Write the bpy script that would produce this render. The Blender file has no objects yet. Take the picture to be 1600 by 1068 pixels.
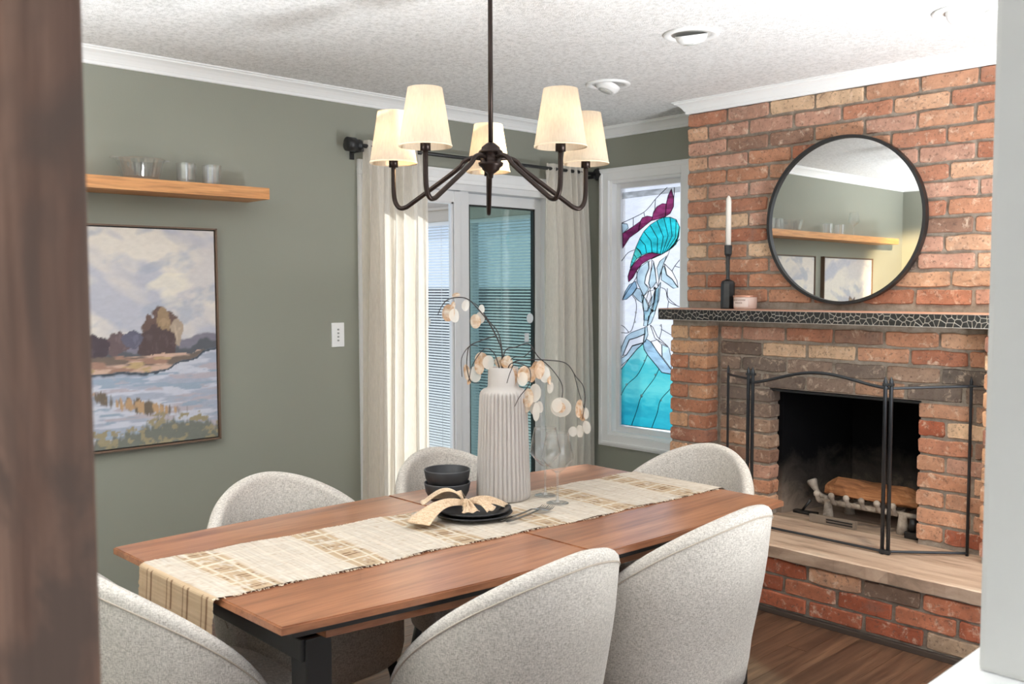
import bpy, bmesh, math, random
import numpy as np
from mathutils import Vector, Matrix

S = bpy.context.scene
COL = S.collection
R = math.radians
random.seed(7)

# ------------------------------------------------------------------ camera
FPX = 1453.92                       # focal length in pixels of the 1600 px wide frame
YAW, PITCH, ROLL = R(46.5205), R(3.4076), R(-0.1768)
CAM = Vector((3.9422, -4.4006, 1.446))
FW = Vector((-math.sin(YAW)*math.cos(PITCH), math.cos(YAW)*math.cos(PITCH), -math.sin(PITCH)))
_r = Vector((math.cos(YAW), math.sin(YAW), 0)); _u = _r.cross(FW)
RT = math.cos(ROLL)*_r + math.sin(ROLL)*_u
UP = -math.sin(ROLL)*_r + math.cos(ROLL)*_u
cd = bpy.data.cameras.new('camera'); cam = bpy.data.objects.new('camera', cd); COL.objects.link(cam)
cam.matrix_world = Matrix(((RT.x, UP.x, -FW.x, CAM.x), (RT.y, UP.y, -FW.y, CAM.y), (RT.z, UP.z, -FW.z, CAM.z), (0, 0, 0, 1)))
cd.sensor_width = 36; cd.lens = FPX/1600*36; cd.clip_start = 0.05; cd.clip_end = 100
cd.dof.use_dof = True; cd.dof.focus_distance = 3.3; cd.dof.aperture_fstop = 7.5
S.camera = cam

# ------------------------------------------------------------------ world, sun, fill lamps, exposure
W = bpy.data.worlds.new('sky'); S.world = W; W.use_nodes = True
wn = W.node_tree; bg = wn.nodes['Background']
bg.inputs[0].default_value = (0.74, 0.82, 1.0, 1); bg.inputs[1].default_value = 0.85

def lamp(name, kind, loc, energy, color=(1, 1, 1), target=None, size=None, **kw):
    d = bpy.data.lights.new(name, kind); d.energy = energy; d.color = color
    o = bpy.data.objects.new(name, d); COL.objects.link(o); o.location = loc
    if target is not None:
        o.rotation_euler = (Vector(target)-Vector(loc)).to_track_quat('-Z', 'Y').to_euler()
    if kind == 'AREA' and size:
        d.shape = 'RECTANGLE'; d.size, d.size_y = size
    for k, v in kw.items(): setattr(d, k, v)
    return o

sun = lamp('sun', 'SUN', (-4, 3, 5), 6.0, (1.0, 0.96, 0.90), angle=R(1.5))
sun.rotation_euler = Vector((0.72, -0.30, -0.50)).to_track_quat('-Z', 'Y').to_euler()
# added room fill, set at unseen windows of the open-plan room behind the camera
lamp('fill_right', 'AREA', (6.95, -3.2, 1.35), 40, (.93, 0.97, 1.0), (0, -2.6, 3.0), (3.6, 1.9))
lamp('fill_rear', 'AREA', (4.6, -7.9, 1.45), 10, (.93, 0.97, 1.0), (1.8, 0, 5.0), (4.0, 1.9))
# two added, unseen fill lamps right and left of frame, bounced off the ceiling
lamp('bounce_fill_right', 'AREA', (4.2, -1.75, .2), 122, (.93, 0.97, 1.0), (4.15, -1.85, 2.4), (.4, .4), spread=R(150))
lamp('bounce_fill_left', 'AREA', (1.9, -4.6, .5), 84, (.93, 0.97, 1.0), (1.9, -4.6, 2.4), (.4, .4), spread=R(112))

S.view_settings.view_transform = 'Standard'; S.view_settings.look = 'None'
S.view_settings.gamma = 1.0; S.view_settings.use_curve_mapping = False
S.view_settings.exposure = 0.54
S.cycles.use_denoising = True
S.cycles.max_bounces = 10; S.cycles.transparent_max_bounces = 24; S.cycles.transmission_bounces = 8
S.cycles.caustics_reflective = False; S.cycles.caustics_refractive = False
S.cycles.sample_clamp_indirect = 6

# ------------------------------------------------------------------ measuring helpers (a pixel's ray met with a real plane)
def ray(px, py): return FW + (px-800)/FPX*RT - (py-534)/FPX*UP
def on_x(px, py, X): d = ray(px, py); return CAM + d*((X-CAM.x)/d.x)
def on_y(px, py, Y): d = ray(px, py); return CAM + d*((Y-CAM.y)/d.y)
def on_z(px, py, Z): d = ray(px, py); return CAM + d*((Z-CAM.z)/d.z)
def at_depth(px, py, s): return CAM + ray(px, py)*s

# ------------------------------------------------------------------ object helpers
def lin(c):
    c = [x/255 for x in c]
    return tuple(x/12.92 if x <= .04045 else ((x+.055)/1.055)**2.4 for x in c)

def link(name, me, m=None, parent=None):
    o = bpy.data.objects.new(name, me); COL.objects.link(o)
    if parent is not None: o.parent = parent
    if m is not None and me is not None and not me.materials: me.materials.append(m)
    return o
def empty(name, loc=(0, 0, 0), rz=0):
    o = bpy.data.objects.new(name, None); COL.objects.link(o); o.location = loc; o.rotation_euler = (0, 0, rz)
    o.empty_display_size = 0.05
    return o
def tag(o, label=None, cat=None, group=None, kind=None):
    if label: o['label'] = label
    if cat: o['category'] = cat
    if group: o['group'] = group
    if kind: o['kind'] = kind
    return o
def copy_tree(o, parent=None):
    c = o.copy(); COL.objects.link(c); c.parent = parent
    for ch in o.children: copy_tree(ch, c)
    return c

class MB:
    """collects shapes, builds ONE mesh"""
    def __init__(s): s.v = []; s.f = []; s.sm = []
    def add(s, vs, fs, smooth=False):
        n = len(s.v); s.v += [tuple(v) for v in vs]; s.f += [tuple(i+n for i in f) for f in fs]; s.sm += [smooth]*len(fs)
        return s
    def box(s, x0, x1, y0, y1, z0, z1, b=0.0):
        if b <= 0:
            vs = [(x, y, z) for z in (z0, z1) for y in (y0, y1) for x in (x0, x1)]
            return s.add(vs, [(0, 2, 3, 1), (4, 5, 7, 6), (0, 1, 5, 4), (2, 6, 7, 3), (0, 4, 6, 2), (1, 3, 7, 5)])
        # chamfered box
        bm = bmesh.new(); bmesh.ops.create_cube(bm, size=1)
        for v in bm.verts:
            v.co = Vector(((x0+x1)/2+v.co.x*(x1-x0), (y0+y1)/2+v.co.y*(y1-y0), (z0+z1)/2+v.co.z*(z1-z0)))
        bmesh.ops.bevel(bm, geom=bm.edges[:], offset=b, segments=2, profile=.7, affect='EDGES')
        return s.bm(bm)
    def bm(s, bm, smooth=False):
        bm.verts.index_update()
        s.add([v.co[:] for v in bm.verts], [[v.index for v in f.verts] for f in bm.faces], smooth); bm.free(); return s
    def lathe(s, prof, n=32, c=(0, 0, 0), smooth=True, rad=None):
        vs = []; fs = []; m = len(prof)
        for i in range(n):
            a = 2*math.pi*i/n
            for j, (r, z) in enumerate(prof):
                k = rad(a, j, r) if rad else r
                vs.append((c[0]+k*math.cos(a), c[1]+k*math.sin(a), c[2]+z))
        for i in range(n):
            i2 = (i+1) % n
            for j in range(m-1):
                fs.append((i*m+j, i2*m+j, i2*m+j+1, i*m+j+1))
        return s.add(vs, fs, smooth)
    def tube(s, pts, r, n=8, cap=True, smooth=True):
        pts = [Vector(p) for p in pts]; m = len(pts)
        rr = r if isinstance(r, (list, tuple)) else [r]*m
        vs = []; fs = []; nrm = None
        for i, p in enumerate(pts):
            t = (pts[min(i+1, m-1)]-pts[max(i-1, 0)])
            if t.length < 1e-9: t = Vector((0, 0, 1))
            t.normalize()
            if nrm is None:
                nrm = t.orthogonal().normalized()
            else:
                nrm = (nrm - t*nrm.dot(t))
                if nrm.length < 1e-6: nrm = t.orthogonal()
                nrm.normalize()
            b = t.cross(nrm)
            for k in range(n):
                a = 2*math.pi*k/n
                vs.append(p+(nrm*math.cos(a)+b*math.sin(a))*rr[i])
        for i in range(m-1):
            for k in range(n):
                k2 = (k+1) % n
                fs.append((i*n+k, i*n+k2, (i+1)*n+k2, (i+1)*n+k))
        if cap:
            fs.append(tuple(range(n-1, -1, -1))); fs.append(tuple((m-1)*n+k for k in range(n)))
        return s.add(vs, fs, smooth)
    def prism(s, pts, off):
        """planar polygon extruded by a vector"""
        off = Vector(off); n = len(pts); vs = [Vector(p) for p in pts]+[Vector(p)+off for p in pts]
        fs = [tuple(range(n-1, -1, -1)), tuple(range(n, 2*n))]+[(i, (i+1) % n, n+(i+1) % n, n+i) for i in range(n)]
        return s.add(vs, fs)
    def mesh(s, name):
        me = bpy.data.meshes.new(name); me.from_pydata([tuple(v) for v in s.v], [], s.f)
        me.polygons.foreach_set('use_smooth', s.sm); me.update()
        bm = bmesh.new(); bm.from_mesh(me); bmesh.ops.recalc_face_normals(bm, faces=bm.faces[:]); bm.to_mesh(me); bm.free()
        return me
    def build(s, name, m, parent=None): return link(name, s.mesh(name), m, parent)

def smooth_path(pts, k=6):
    """Catmull-Rom through the points"""
    P = [Vector(p) for p in pts]; P = [P[0]*2-P[1]]+P+[P[-1]*2-P[-2]]; out = []
    for i in range(1, len(P)-2):
        for j in range(k):
            t = j/k; a, b, c, d = P[i-1:i+3]
            out.append(.5*((2*b)+(c-a)*t+(2*a-5*b+4*c-d)*t*t+(3*b-a-3*c+d)*t**3))
    out.append(P[-2]); return out

# ------------------------------------------------------------------ materials
def newmat(name):
    m = bpy.data.materials.new(name); m.use_nodes = True
    return m, m.node_tree, m.node_tree.nodes['Principled BSDF']
def node(nt, t, **kw):
    n = nt.nodes.new(t)
    for k, v in kw.items():
        if k.startswith('i_'): n.inputs[k[2:].replace('_', ' ')].default_value = v
        else: setattr(n, k, v)
    return n
def coords(nt, scale=(1, 1, 1), rot=(0, 0, 0), kind='Object', rnd=False):
    tc = node(nt, 'ShaderNodeTexCoord'); mp = node(nt, 'ShaderNodeMapping')
    mp.inputs['Scale'].default_value = scale; mp.inputs['Rotation'].default_value = rot
    nt.links.new(tc.outputs[kind], mp.inputs['Vector'])
    if rnd:
        oi = node(nt, 'ShaderNodeObjectInfo'); mu = node(nt, 'ShaderNodeMath', operation='MULTIPLY'); mu.inputs[1].default_value = 57.0
        nt.links.new(oi.outputs['Random'], mu.inputs[0]); nt.links.new(mu.outputs[0], mp.inputs['Location'])
    return mp.outputs[0]
def ramp(nt, fac, stops):
    r = node(nt, 'ShaderNodeValToRGB'); e = r.color_ramp.elements
    while len(e) < len(stops): e.new(.5)
    for k, (p, c) in enumerate(stops):
        e[k].position = p; e[k].color = (*c, 1)
    nt.links.new(fac, r.inputs[0]); return r.outputs[0]
def mixc(nt, fac, a, b, mode='MIX'):
    m = node(nt, 'ShaderNodeMix', data_type='RGBA', blend_type=mode)
    for s, v in ((m.inputs[0], fac), (m.inputs[6], a), (m.inputs[7], b)):
        if hasattr(v, 'node'): nt.links.new(v, s)
        elif isinstance(v, (int, float)): s.default_value = v
        else: s.default_value = (*v[:3], 1)
    return m.outputs[2]
def noise(nt, vec, scale, detail=4, rough=.55, dist=0):
    n = node(nt, 'ShaderNodeTexNoise'); n.inputs['Scale'].default_value = scale; n.inputs['Detail'].default_value = detail
    n.inputs['Roughness'].default_value = rough; n.inputs['Distortion'].default_value = dist
    nt.links.new(vec, n.inputs['Vector']); return n.outputs['Fac']
def bump(nt, b, h, strength=.3, dist=.002):
    n = node(nt, 'ShaderNodeBump'); n.inputs['Strength'].default_value = strength; n.inputs['Distance'].default_value = dist
    nt.links.new(h, n.inputs['Height']); nt.links.new(n.outputs[0], b.inputs['Normal'])
def plain(name, c, rough=.5, metal=0., spec=.5, bumps=None, var=0.):
    m, nt, b = newmat(name); c = lin(c)
    b.inputs['Base Color'].default_value = (*c, 1); b.inputs['Roughness'].default_value = rough
    b.inputs['Metallic'].default_value = metal; b.inputs['Specular IOR Level'].default_value = spec
    if var:
        v = coords(nt); n = noise(nt, v, 9, 5)
        nt.links.new(mixc(nt, n, [x*(1-var) for x in c], [min(1, x*(1+var)) for x in c]), b.inputs['Base Color'])
    if bumps:
        v = coords(nt); bump(nt, b, noise(nt, v, bumps[0], 3), bumps[1], bumps[2])
    return m

def wood(name, stops, scale, rough=.35, axis='Y', rnd=False, bs=.15):
    m, nt, b = newmat(name)
    st = {'X': (.06, 1, 1), 'Y': (1, .06, 1), 'Z': (1, 1, .06)}[axis]
    v = coords(nt, tuple(k*scale for k in st), rnd=rnd)
    n1 = noise(nt, v, 6, 8, .62, .6); n2 = noise(nt, v, 34, 4, .6)
    c1 = ramp(nt, n1, stops); c2 = ramp(nt, n2, [(.33, (.60, .55, .52)), (.58, (1, 1, 1))])
    nt.links.new(mixc(nt, .75, c1, c2, 'MULTIPLY'), b.inputs['Base Color'])
    b.inputs['Roughness'].default_value = rough; bump(nt, b, n2, bs, .001)
    return m

M = {}
M['wall'] = plain('green_grey_paint', (147, 148, 136), .75, bumps=(160, .12, .002))
M['white_wall'] = plain('white_wall_paint', (216, 215, 211), .7)
M['trim'] = plain('white_trim_paint', (247, 247, 246), .4)
M['vinyl'] = plain('white_vinyl', (232, 232, 232), .35)
M['gasket'] = plain('dark_door_gasket', (42, 42, 38), .5)
M['black'] = plain('black_metal', (26, 26, 27), .42, .0, .6)
M['iron'] = plain('dark_grey_steel', (62, 65, 69), .38, .55)
M['bronze'] = plain('oil_rubbed_bronze', (44, 34, 30), .38, .75)
M['charcoal'] = plain('charcoal_stoneware', (44, 44, 46), .45, 0, .4, var=.12)
M['steel'] = plain('dark_cutlery_steel', (140, 142, 144), .22, 1.0)
M['candle'] = plain('white_wax', (242, 236, 226), .5)
M['sheet'] = plain('sunroom_beige_siding', (186, 174, 160), .7)
M['soot'] = plain('soot_stained_firebrick', (16, 16, 18), .9, 0, .1)
M['deck'] = plain('pale_patio_concrete', (205, 206, 204), .9)
M['backdrop_dark'] = plain('blue_grey_backdrop', (50, 58, 70), .9)

def popcorn():
    m, nt, b = newmat('popcorn_ceiling'); v = coords(nt)
    n = noise(nt, v, 62, 5, .75); n2 = noise(nt, v, 170, 2, .6)
    h = node(nt, 'ShaderNodeMath', operation='ADD'); nt.links.new(n, h.inputs[0]); nt.links.new(n2, h.inputs[1])
    nt.links.new(ramp(nt, n, [(.36, lin((218, 217, 215))), (.56, lin((250, 249, 248)))]), b.inputs['Base Color'])
    b.inputs['Roughness'].default_value = .9; bump(nt, b, h.outputs[0], .7, .008); return m
M['ceiling'] = popcorn()

def brickmat():
    m, nt, b = newmat('reclaimed_brick'); v = coords(nt, rnd=True)
    oi = node(nt, 'ShaderNodeObjectInfo'); base = oi.outputs['Color']
    n1 = noise(nt, v, 14, 6, .65); n2 = noise(nt, v, 70, 4, .7); n3 = noise(nt, v, 26, 5, .7, .5)
    n4 = noise(nt, v, 6, 4, .6, .8)
    c = mixc(nt, ramp(nt, n1, [(.3, (0, 0, 0)), (.7, (1, 1, 1))]), mixc(nt, 1.0, base, (.72, .68, .66), 'MULTIPLY'), mixc(nt, 1.0, base, (1.16, 1.12, 1.08), 'MULTIPLY'))
    c = mixc(nt, ramp(nt, n4, [(.56, (0, 0, 0)), (.70, (.6, .6, .6))]), c, mixc(nt, .6, base, lin((128, 112, 102))))
    c = mixc(nt, ramp(nt, n3, [(.55, (0, 0, 0)), (.72, (.75, .75, .75))]), c, lin((226, 202, 178)))
    c = mixc(nt, ramp(nt, n2, [(.34, (.65, .65, .65)), (.45, (0, 0, 0))]), c, lin((98, 80, 70)))
    nt.links.new(c, b.inputs['Base Color']); b.inputs['Roughness'].default_value = .88; b.inputs['Specular IOR Level'].default_value = .25
    h = node(nt, 'ShaderNodeMath', operation='ADD'); nt.links.new(n2, h.inputs[0]); nt.links.new(n1, h.inputs[1])
    bump(nt, b, h.outputs[0], .55, .004); return m
M['brick'] = brickmat()
def mortarmat():
    m, nt, b = newmat('grey_brown_mortar'); v = coords(nt)
    n = noise(nt, v, 30, 6, .7)
    nt.links.new(ramp(nt, n, [(.3, lin((126, 113, 100))), (.7, lin((170, 158, 144)))]), b.inputs['Base Color'])
    b.inputs['Roughness'].default_value = .95; bump(nt, b, noise(nt, v, 120, 4, .7), .6, .004); return m
M['mortar'] = mortarmat()
def stone(name, stops, scale, stretch=(1, 1, 1), rough=.6):
    m, nt, b = newmat(name); v = coords(nt, stretch); n = noise(nt, v, scale, 8, .65, .4)
    nt.links.new(ramp(nt, n, stops), b.inputs['Base Color']); b.inputs['Roughness'].default_value = rough
    bump(nt, b, noise(nt, v, scale*6, 4, .7), .35, .003); return m
M['slab'] = stone('hearth_stone', [(.25, lin((136, 116, 100))), (.45, lin((186, 158, 136))), (.6, lin((206, 182, 160))), (.8, lin((156, 142, 126)))], 9, (.35, 2.2, 1), .45)
M['dust'] = stone('dusty_firebox_floor', [(.3, lin((112, 94, 80))), (.6, lin((168, 146, 126))), (.85, lin((120, 112, 104)))], 8, (.4, 2, 1), .9)
M['ash'] = stone('ash_coated_cast_iron', [(.3, lin((120, 106, 94))), (.7, lin((196, 184, 170)))], 18, rough=.9)
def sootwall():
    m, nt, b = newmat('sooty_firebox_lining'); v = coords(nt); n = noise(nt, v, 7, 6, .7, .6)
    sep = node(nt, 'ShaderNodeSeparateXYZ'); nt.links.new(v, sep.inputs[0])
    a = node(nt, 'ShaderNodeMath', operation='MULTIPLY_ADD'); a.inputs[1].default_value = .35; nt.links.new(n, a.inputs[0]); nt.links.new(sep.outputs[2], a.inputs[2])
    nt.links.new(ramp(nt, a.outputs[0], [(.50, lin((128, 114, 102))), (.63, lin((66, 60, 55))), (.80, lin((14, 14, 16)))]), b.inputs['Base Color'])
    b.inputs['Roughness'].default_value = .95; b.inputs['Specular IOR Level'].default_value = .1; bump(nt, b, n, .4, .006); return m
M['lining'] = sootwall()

M['table'] = wood('red_brown_oak', [(.25, lin((124, 76, 50))), (.5, lin((162, 106, 73))), (.75, lin((186, 130, 93)))], 2.6, .34)
_tb = M['table'].node_tree.nodes['Principled BSDF']; _tb.inputs['Coat Weight'].default_value = .7; _tb.inputs['Coat Roughness'].default_value = .18
M['plank'] = wood('dark_walnut_floor', [(.25, lin((54, 38, 29))), (.5, lin((92, 67, 51))), (.75, lin((132, 100, 76)))], 3.0, .38, rnd=True)
M['shelf'] = wood('honey_oak', [(.3, lin((196, 132, 78))), (.55, lin((222, 160, 102))), (.8, lin((236, 182, 128)))], 3.0, .45, bs=.08)
M['post'] = wood('rough_brown_timber', [(.3, lin((96, 72, 60))), (.5, lin((136, 106, 88))), (.72, lin((164, 120, 94)))], 2.2, .8, 'Z', bs=.5)
_nt = M['post'].node_tree; _b = _nt.nodes['Principled BSDF']; _src = _b.inputs['Base Color'].links[0].from_socket
_k = noise(_nt, coords(_nt, (1, 1, .5)), 7, 4, .6, 1.2)
_nt.links.new(mixc(_nt, ramp(_nt, _k, [(.42, (.85, .85, .85)), (.56, (0, 0, 0))]), _src, lin((88, 72, 62))), _b.inputs['Base Color'])
M['log'] = wood('split_firewood', [(.3, lin((120, 74, 44))), (.5, lin((178, 120, 76))), (.75, lin((208, 158, 112)))], 5.0, .8, 'X', bs=.6)
M['bark'] = plain('grey_bark', (92, 78, 66), .9, bumps=(40, .8, .006))

def fabric(name, c0, c1, scale=520, rough=.95):
    m, nt, b = newmat(name)
    a = noise(nt, coords(nt, (1, 1, .22)), scale, 3, .7); d = noise(nt, coords(nt, (.22, .22, 1)), scale, 3, .7)
    mx = node(nt, 'ShaderNodeMath', operation='ADD'); nt.links.new(a, mx.inputs[0]); nt.links.new(d, mx.inputs[1])
    mm = node(nt, 'ShaderNodeMath', operation='MULTIPLY'); mm.inputs[1].default_value = .5; nt.links.new(mx.outputs[0], mm.inputs[0])
    nt.links.new(ramp(nt, mm.outputs[0], [(.40, lin(c0)), (.58, lin(c1))]), b.inputs['Base Color'])
    b.inputs['Roughness'].default_value = rough; b.inputs['Sheen Weight'].default_value = .25; b.inputs['Specular IOR Level'].default_value = .2
    bump(nt, b, mm.outputs[0], .5, .0015); return m
M['boucle'] = fabric('oatmeal_heathered_fabric', (156, 149, 140), (212, 205, 196))
M['seam'] = plain('oatmeal_piping', (170, 158, 144), .95)

def sheer(name, c, tr=.45, clear=.0, weave=True):
    m, nt, b = newmat(name); out = nt.nodes['Material Output']; c = lin(c)
    d = node(nt, 'ShaderNodeBsdfDiffuse'); t = node(nt, 'ShaderNodeBsdfTranslucent'); mx = node(nt, 'ShaderNodeMixShader')
    col = None
    if weave:
        n = noise(nt, coords(nt, (1, 1, .12)), 240, 3, .6)
        col = ramp(nt, n, [(.3, [x*.86 for x in c]), (.7, c)])
    for q in (d, t):
        q.inputs[0].default_value = (*c, 1)
        if col: nt.links.new(col, q.inputs[0])
    mx.inputs[0].default_value = tr; nt.links.new(d.outputs[0], mx.inputs[1]); nt.links.new(t.outputs[0], mx.inputs[2])
    res = mx.outputs[0]
    if clear:
        tp = node(nt, 'ShaderNodeBsdfTransparent'); m2 = node(nt, 'ShaderNodeMixShader'); m2.inputs[0].default_value = clear
        nt.links.new(res, m2.inputs[1]); nt.links.new(tp.outputs[0], m2.inputs[2]); res = m2.outputs[0]
    nt.links.new(res, out.inputs[0]); return m
M['curtain'] = sheer('cream_linen_curtain', (248, 241, 230), .42, .12)
M['shade'] = sheer('cream_linen_lampshade', (240, 226, 206), .55)
M['pod_tan'] = sheer('tan_seed_pod', (234, 210, 182), .42, .14)
def blotch(m, a, b2, scale):
    nt = m.node_tree; n = noise(nt, coords(nt, rnd=True), scale, 4, .6, .5); c = ramp(nt, n, [(.36, lin(a)), (.62, lin(b2))])
    for q in nt.nodes:
        if q.bl_idname in ('ShaderNodeBsdfDiffuse', 'ShaderNodeBsdfTranslucent'): nt.links.new(c, q.inputs[0])
blotch(M['pod_tan'], (206, 162, 120), (242, 226, 206), 45)
M['pod_white'] = sheer('pearly_seed_membrane', (244, 238, 228), .45, .25, False)
M['napkin'] = fabric('tan_linen_napkin', (184, 154, 124), (216, 190, 160), 300)
M['slat'] = sheer('white_blind_slat', (240, 241, 240), .25, 0, False)

def glass(name, tint=(1, 1, 1), gloss=.1, rough=.02, trans=0., edge=.8):
    """clear or tinted glass: see-through with a thin reflection; trans adds milky translucency"""
    m, nt, b = newmat(name); out = nt.nodes['Material Output']
    tp = node(nt, 'ShaderNodeBsdfTransparent'); tp.inputs[0].default_value = (*tint, 1)
    gl = node(nt, 'ShaderNodeBsdfGlossy'); gl.inputs['Roughness'].default_value = rough
    lw = node(nt, 'ShaderNodeLayerWeight'); lw.inputs[0].default_value = .5
    pw = node(nt, 'ShaderNodeMath', operation='POWER'); pw.inputs[1].default_value = 4.0; nt.links.new(lw.outputs['Facing'], pw.inputs[0])
    mp = node(nt, 'ShaderNodeMapRange'); mp.inputs[3].default_value = gloss; mp.inputs[4].default_value = edge
    nt.links.new(pw.outputs[0], mp.inputs[0])
    mx = node(nt, 'ShaderNodeMixShader'); nt.links.new(mp.outputs[0], mx.inputs[0])
    a = tp.outputs[0]
    if trans:
        tl = node(nt, 'ShaderNodeBsdfTranslucent'); tl.inputs[0].default_value = (*tint, 1)
        m2 = node(nt, 'ShaderNodeMixShader'); m2.inputs[0].default_value = trans
        nt.links.new(a, m2.inputs[1]); nt.links.new(tl.outputs[0], m2.inputs[2]); a = m2.outputs[0]
    nt.links.new(a, mx.inputs[1]); nt.links.new(gl.outputs[0], mx.inputs[2]); nt.links.new(mx.outputs[0], out.inputs[0])
    return m
M['pane'] = glass('clear_window_glass', (.93, .96, .97), .04)
M['pane_teal'] = glass('green_tinted_door_glass', (.56, .68, .66), .05)
M['crystal'] = glass('clear_drinking_glass', (.985, .988, .988), .035, .0, 0., .95)
M['cut'] = glass('cut_crystal', (.97, .975, .975), .12, .05, .12, .85)
M['mirror'] = plain('mirror_silvering', (236, 238, 238), .0, 1.0)

def stained(name, tint, var=.25, trans=.35, grad=None):
    tint = tuple(x**.5 for x in tint)
    if grad: grad = [(p, tuple(x**.5 for x in c)) for p, c in grad]
    m = glass(name, tint, .04, .1, trans); nt = m.node_tree
    v = coords(nt, (1, 1, 3.0)); n = noise(nt, v, 9, 5, .65, .8)
    lo = [x*(1-var) for x in tint]; hi = [min(1, x*(1+var)+.02) for x in tint]
    c = ramp(nt, n, [(.3, lo), (.7, hi)])
    if grad:
        sp = node(nt, 'ShaderNodeSeparateXYZ'); nt.links.new(v, sp.inputs[0])
        ad = node(nt, 'ShaderNodeMath', operation='MULTIPLY_ADD'); ad.inputs[1].default_value = .9; nt.links.new(n, ad.inputs[0]); nt.links.new(sp.outputs[2], ad.inputs[2])
        mr = node(nt, 'ShaderNodeMapRange'); mr.inputs[1].default_value = .45; mr.inputs[2].default_value = 2.0
        nt.links.new(ad.outputs[0], mr.inputs[0]); c = ramp(nt, mr.outputs[0], grad)
    for q in nt.nodes:
        if q.bl_idname in ('ShaderNodeBsdfTransparent', 'ShaderNodeBsdfTranslucent'): nt.links.new(c, q.inputs[0])
    return m
M['sg_sky'] = stained('pale_blue_white_glass', (.93, .92, .90), .03, .06)
M['sg_purple'] = stained('plum_purple_glass', (.20, .022, .10), .4)
M['sg_teal'] = [stained('turquoise_glass_a', (.02, .56, .64)), stained('turquoise_glass_b', (.04, .68, .70)), stained('aqua_green_glass', (.08, .70, .56))]
M['sg_blue'] = stained('streaky_light_blue_glass', (.55, .72, .84), .14)
M['sg_slate'] = stained('slate_blue_glass', (.34, .54, .70), .2)
M['sg_white'] = stained('milky_white_glass', (.93, .95, .98), .03, .4)
M['sg_sea'] = stained('sea_turquoise_glass', (.03, .45, .55), .3, .3, [(0, (.01, .28, .42)), (.35, (.03, .47, .55)), (.6, (.16, .72, .70)), (.8, (.07, .58, .62)), (1, (.26, .76, .74))])
M['sg_grey'] = stained('grey_rippled_glass', (.55, .56, .54), .2)
M['lead'] = plain('dark_lead_came', (30, 32, 36), .5, .4)

def vcol(name, rough=.8, spec=.2, bs=None):
    m, nt, b = newmat(name); a = node(nt, 'ShaderNodeVertexColor'); a.layer_name = 'paint'
    nt.links.new(a.outputs[0], b.inputs['Base Color']); b.inputs['Roughness'].default_value = rough; b.inputs['Specular IOR Level'].default_value = spec
    if bs: bump(nt, b, noise(nt, coords(nt), bs[0], 4, .7), bs[1], bs[2])
    return m
M['canvas'] = vcol('oil_painted_canvas', .65, .3, (160, .3, .002))
M['runner'] = vcol('woven_cotton_runner', .95, .1, (420, .6, .002))

# ------------------------------------------------------------------ the room
ZC = 2.412
def struct(name, mb, m, parent=None):
    o = mb.build(name, m, parent)
    if parent is None: o['kind'] = 'structure'
    return o

fl = struct('floor', MB().box(-.12, 7, -8, 0, -.08, -.02), plain('dark_subfloor', (48, 36, 28), .8))
struct('ceiling', MB().box(-.12, 7.1, -8.1, .12, ZC, ZC+.1), M['ceiling'])
DY0, DY1, DZ = -1.66, -.33, 2.01            # sliding door opening in the left wall
w = MB(); w.box(-.14, 0, -5.1, DY0, -.02, ZC); w.box(-.14, 0, DY1, .14, -.02, ZC); w.box(-.14, 0, DY0, DY1, DZ, ZC)
struct('wall_left', w, M['wall'])
WX0, WX1, WZ0, WZ1 = .175, .73, .525, 2.095  # stained glass window opening in the fireplace wall
w = MB(); w.box(0, WX0, 0, .14, -.02, ZC); w.box(WX0, WX1, 0, .14, -.02, WZ0); w.box(WX0, WX1, 0, .14, WZ1, ZC)
w.box(WX1, 1.3, 0, .14, -.02, ZC); w.box(1.3, 2.45, 0, .14, 1.1, ZC); w.box(2.45, 7, 0, .14, -.02, ZC)
struct('wall_back', w, M['wall'])
struct('wall_end', MB().box(0, 2.5, -5.1, -5.0, -.02, ZC), M['wall'])
w = MB(); w.box(7, 7.1, -8, .14, -.02, .38); w.box(7, 7.1, -8, .14, 2.32, ZC); w.box(7, 7.1, -8, -5.05, .38, 2.32); w.box(7, 7.1, -1.35, .14, .38, 2.32)
struct('wall_right', w, M['white_wall'])
w = MB(); w.box(0, 7.1, -8.1, -8, -.02, .45); w.box(0, 7.1, -8.1, -8, 2.32, ZC); w.box(0, 2.55, -8.1, -8, .45, 2.32); w.box(6.65, 7.1, -8.1, -8, .45, 2.32)
struct('wall_rear', w, M['white_wall'])

# crown moulding, one mitred run
def crown(path, prof):
    P = [Vector(p) for p in path]; mb = MB(); rows = []
    for i, p in enumerate(P):
        d0 = (P[i]-P[i-1]).normalized() if i else None; d1 = (P[i+1]-P[i]).normalized() if i < len(P)-1 else None
        n0 = Vector((d0.y, -d0.x)) if d0 else None; n1 = Vector((d1.y, -d1.x)) if d1 else None
        if n0 and n1: n = (n0+n1); n = n/(n.dot(n0))
        else: n = n0 or n1
        rows.append([(p.x+n.x*a, p.y+n.y*a, z) for a, z in prof])
    k = len(prof); vs = [v for r in rows for v in r]
    fs = [(i*k+j, i*k+(j+1) % k, (i+1)*k+(j+1) % k, (i+1)*k+j) for i in range(len(P)-1) for j in range(k)]
    fs += [tuple(range(k)), tuple((len(P)-1)*k+j for j in range(k))]
    return mb.add(vs, fs)
zb = 2.348
prof = [(-.004, ZC+.004), (.062, ZC+.004), (.062, ZC-.006), (.055, ZC-.008), (.052, ZC-.014), (.046, ZC-.016), (.036, ZC-.022), (.025, ZC-.033), (.017, ZC-.045), (.015, ZC-.049), (.011, ZC-.050), (.010, zb+.003), (.007, zb), (-.004, zb)]
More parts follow.
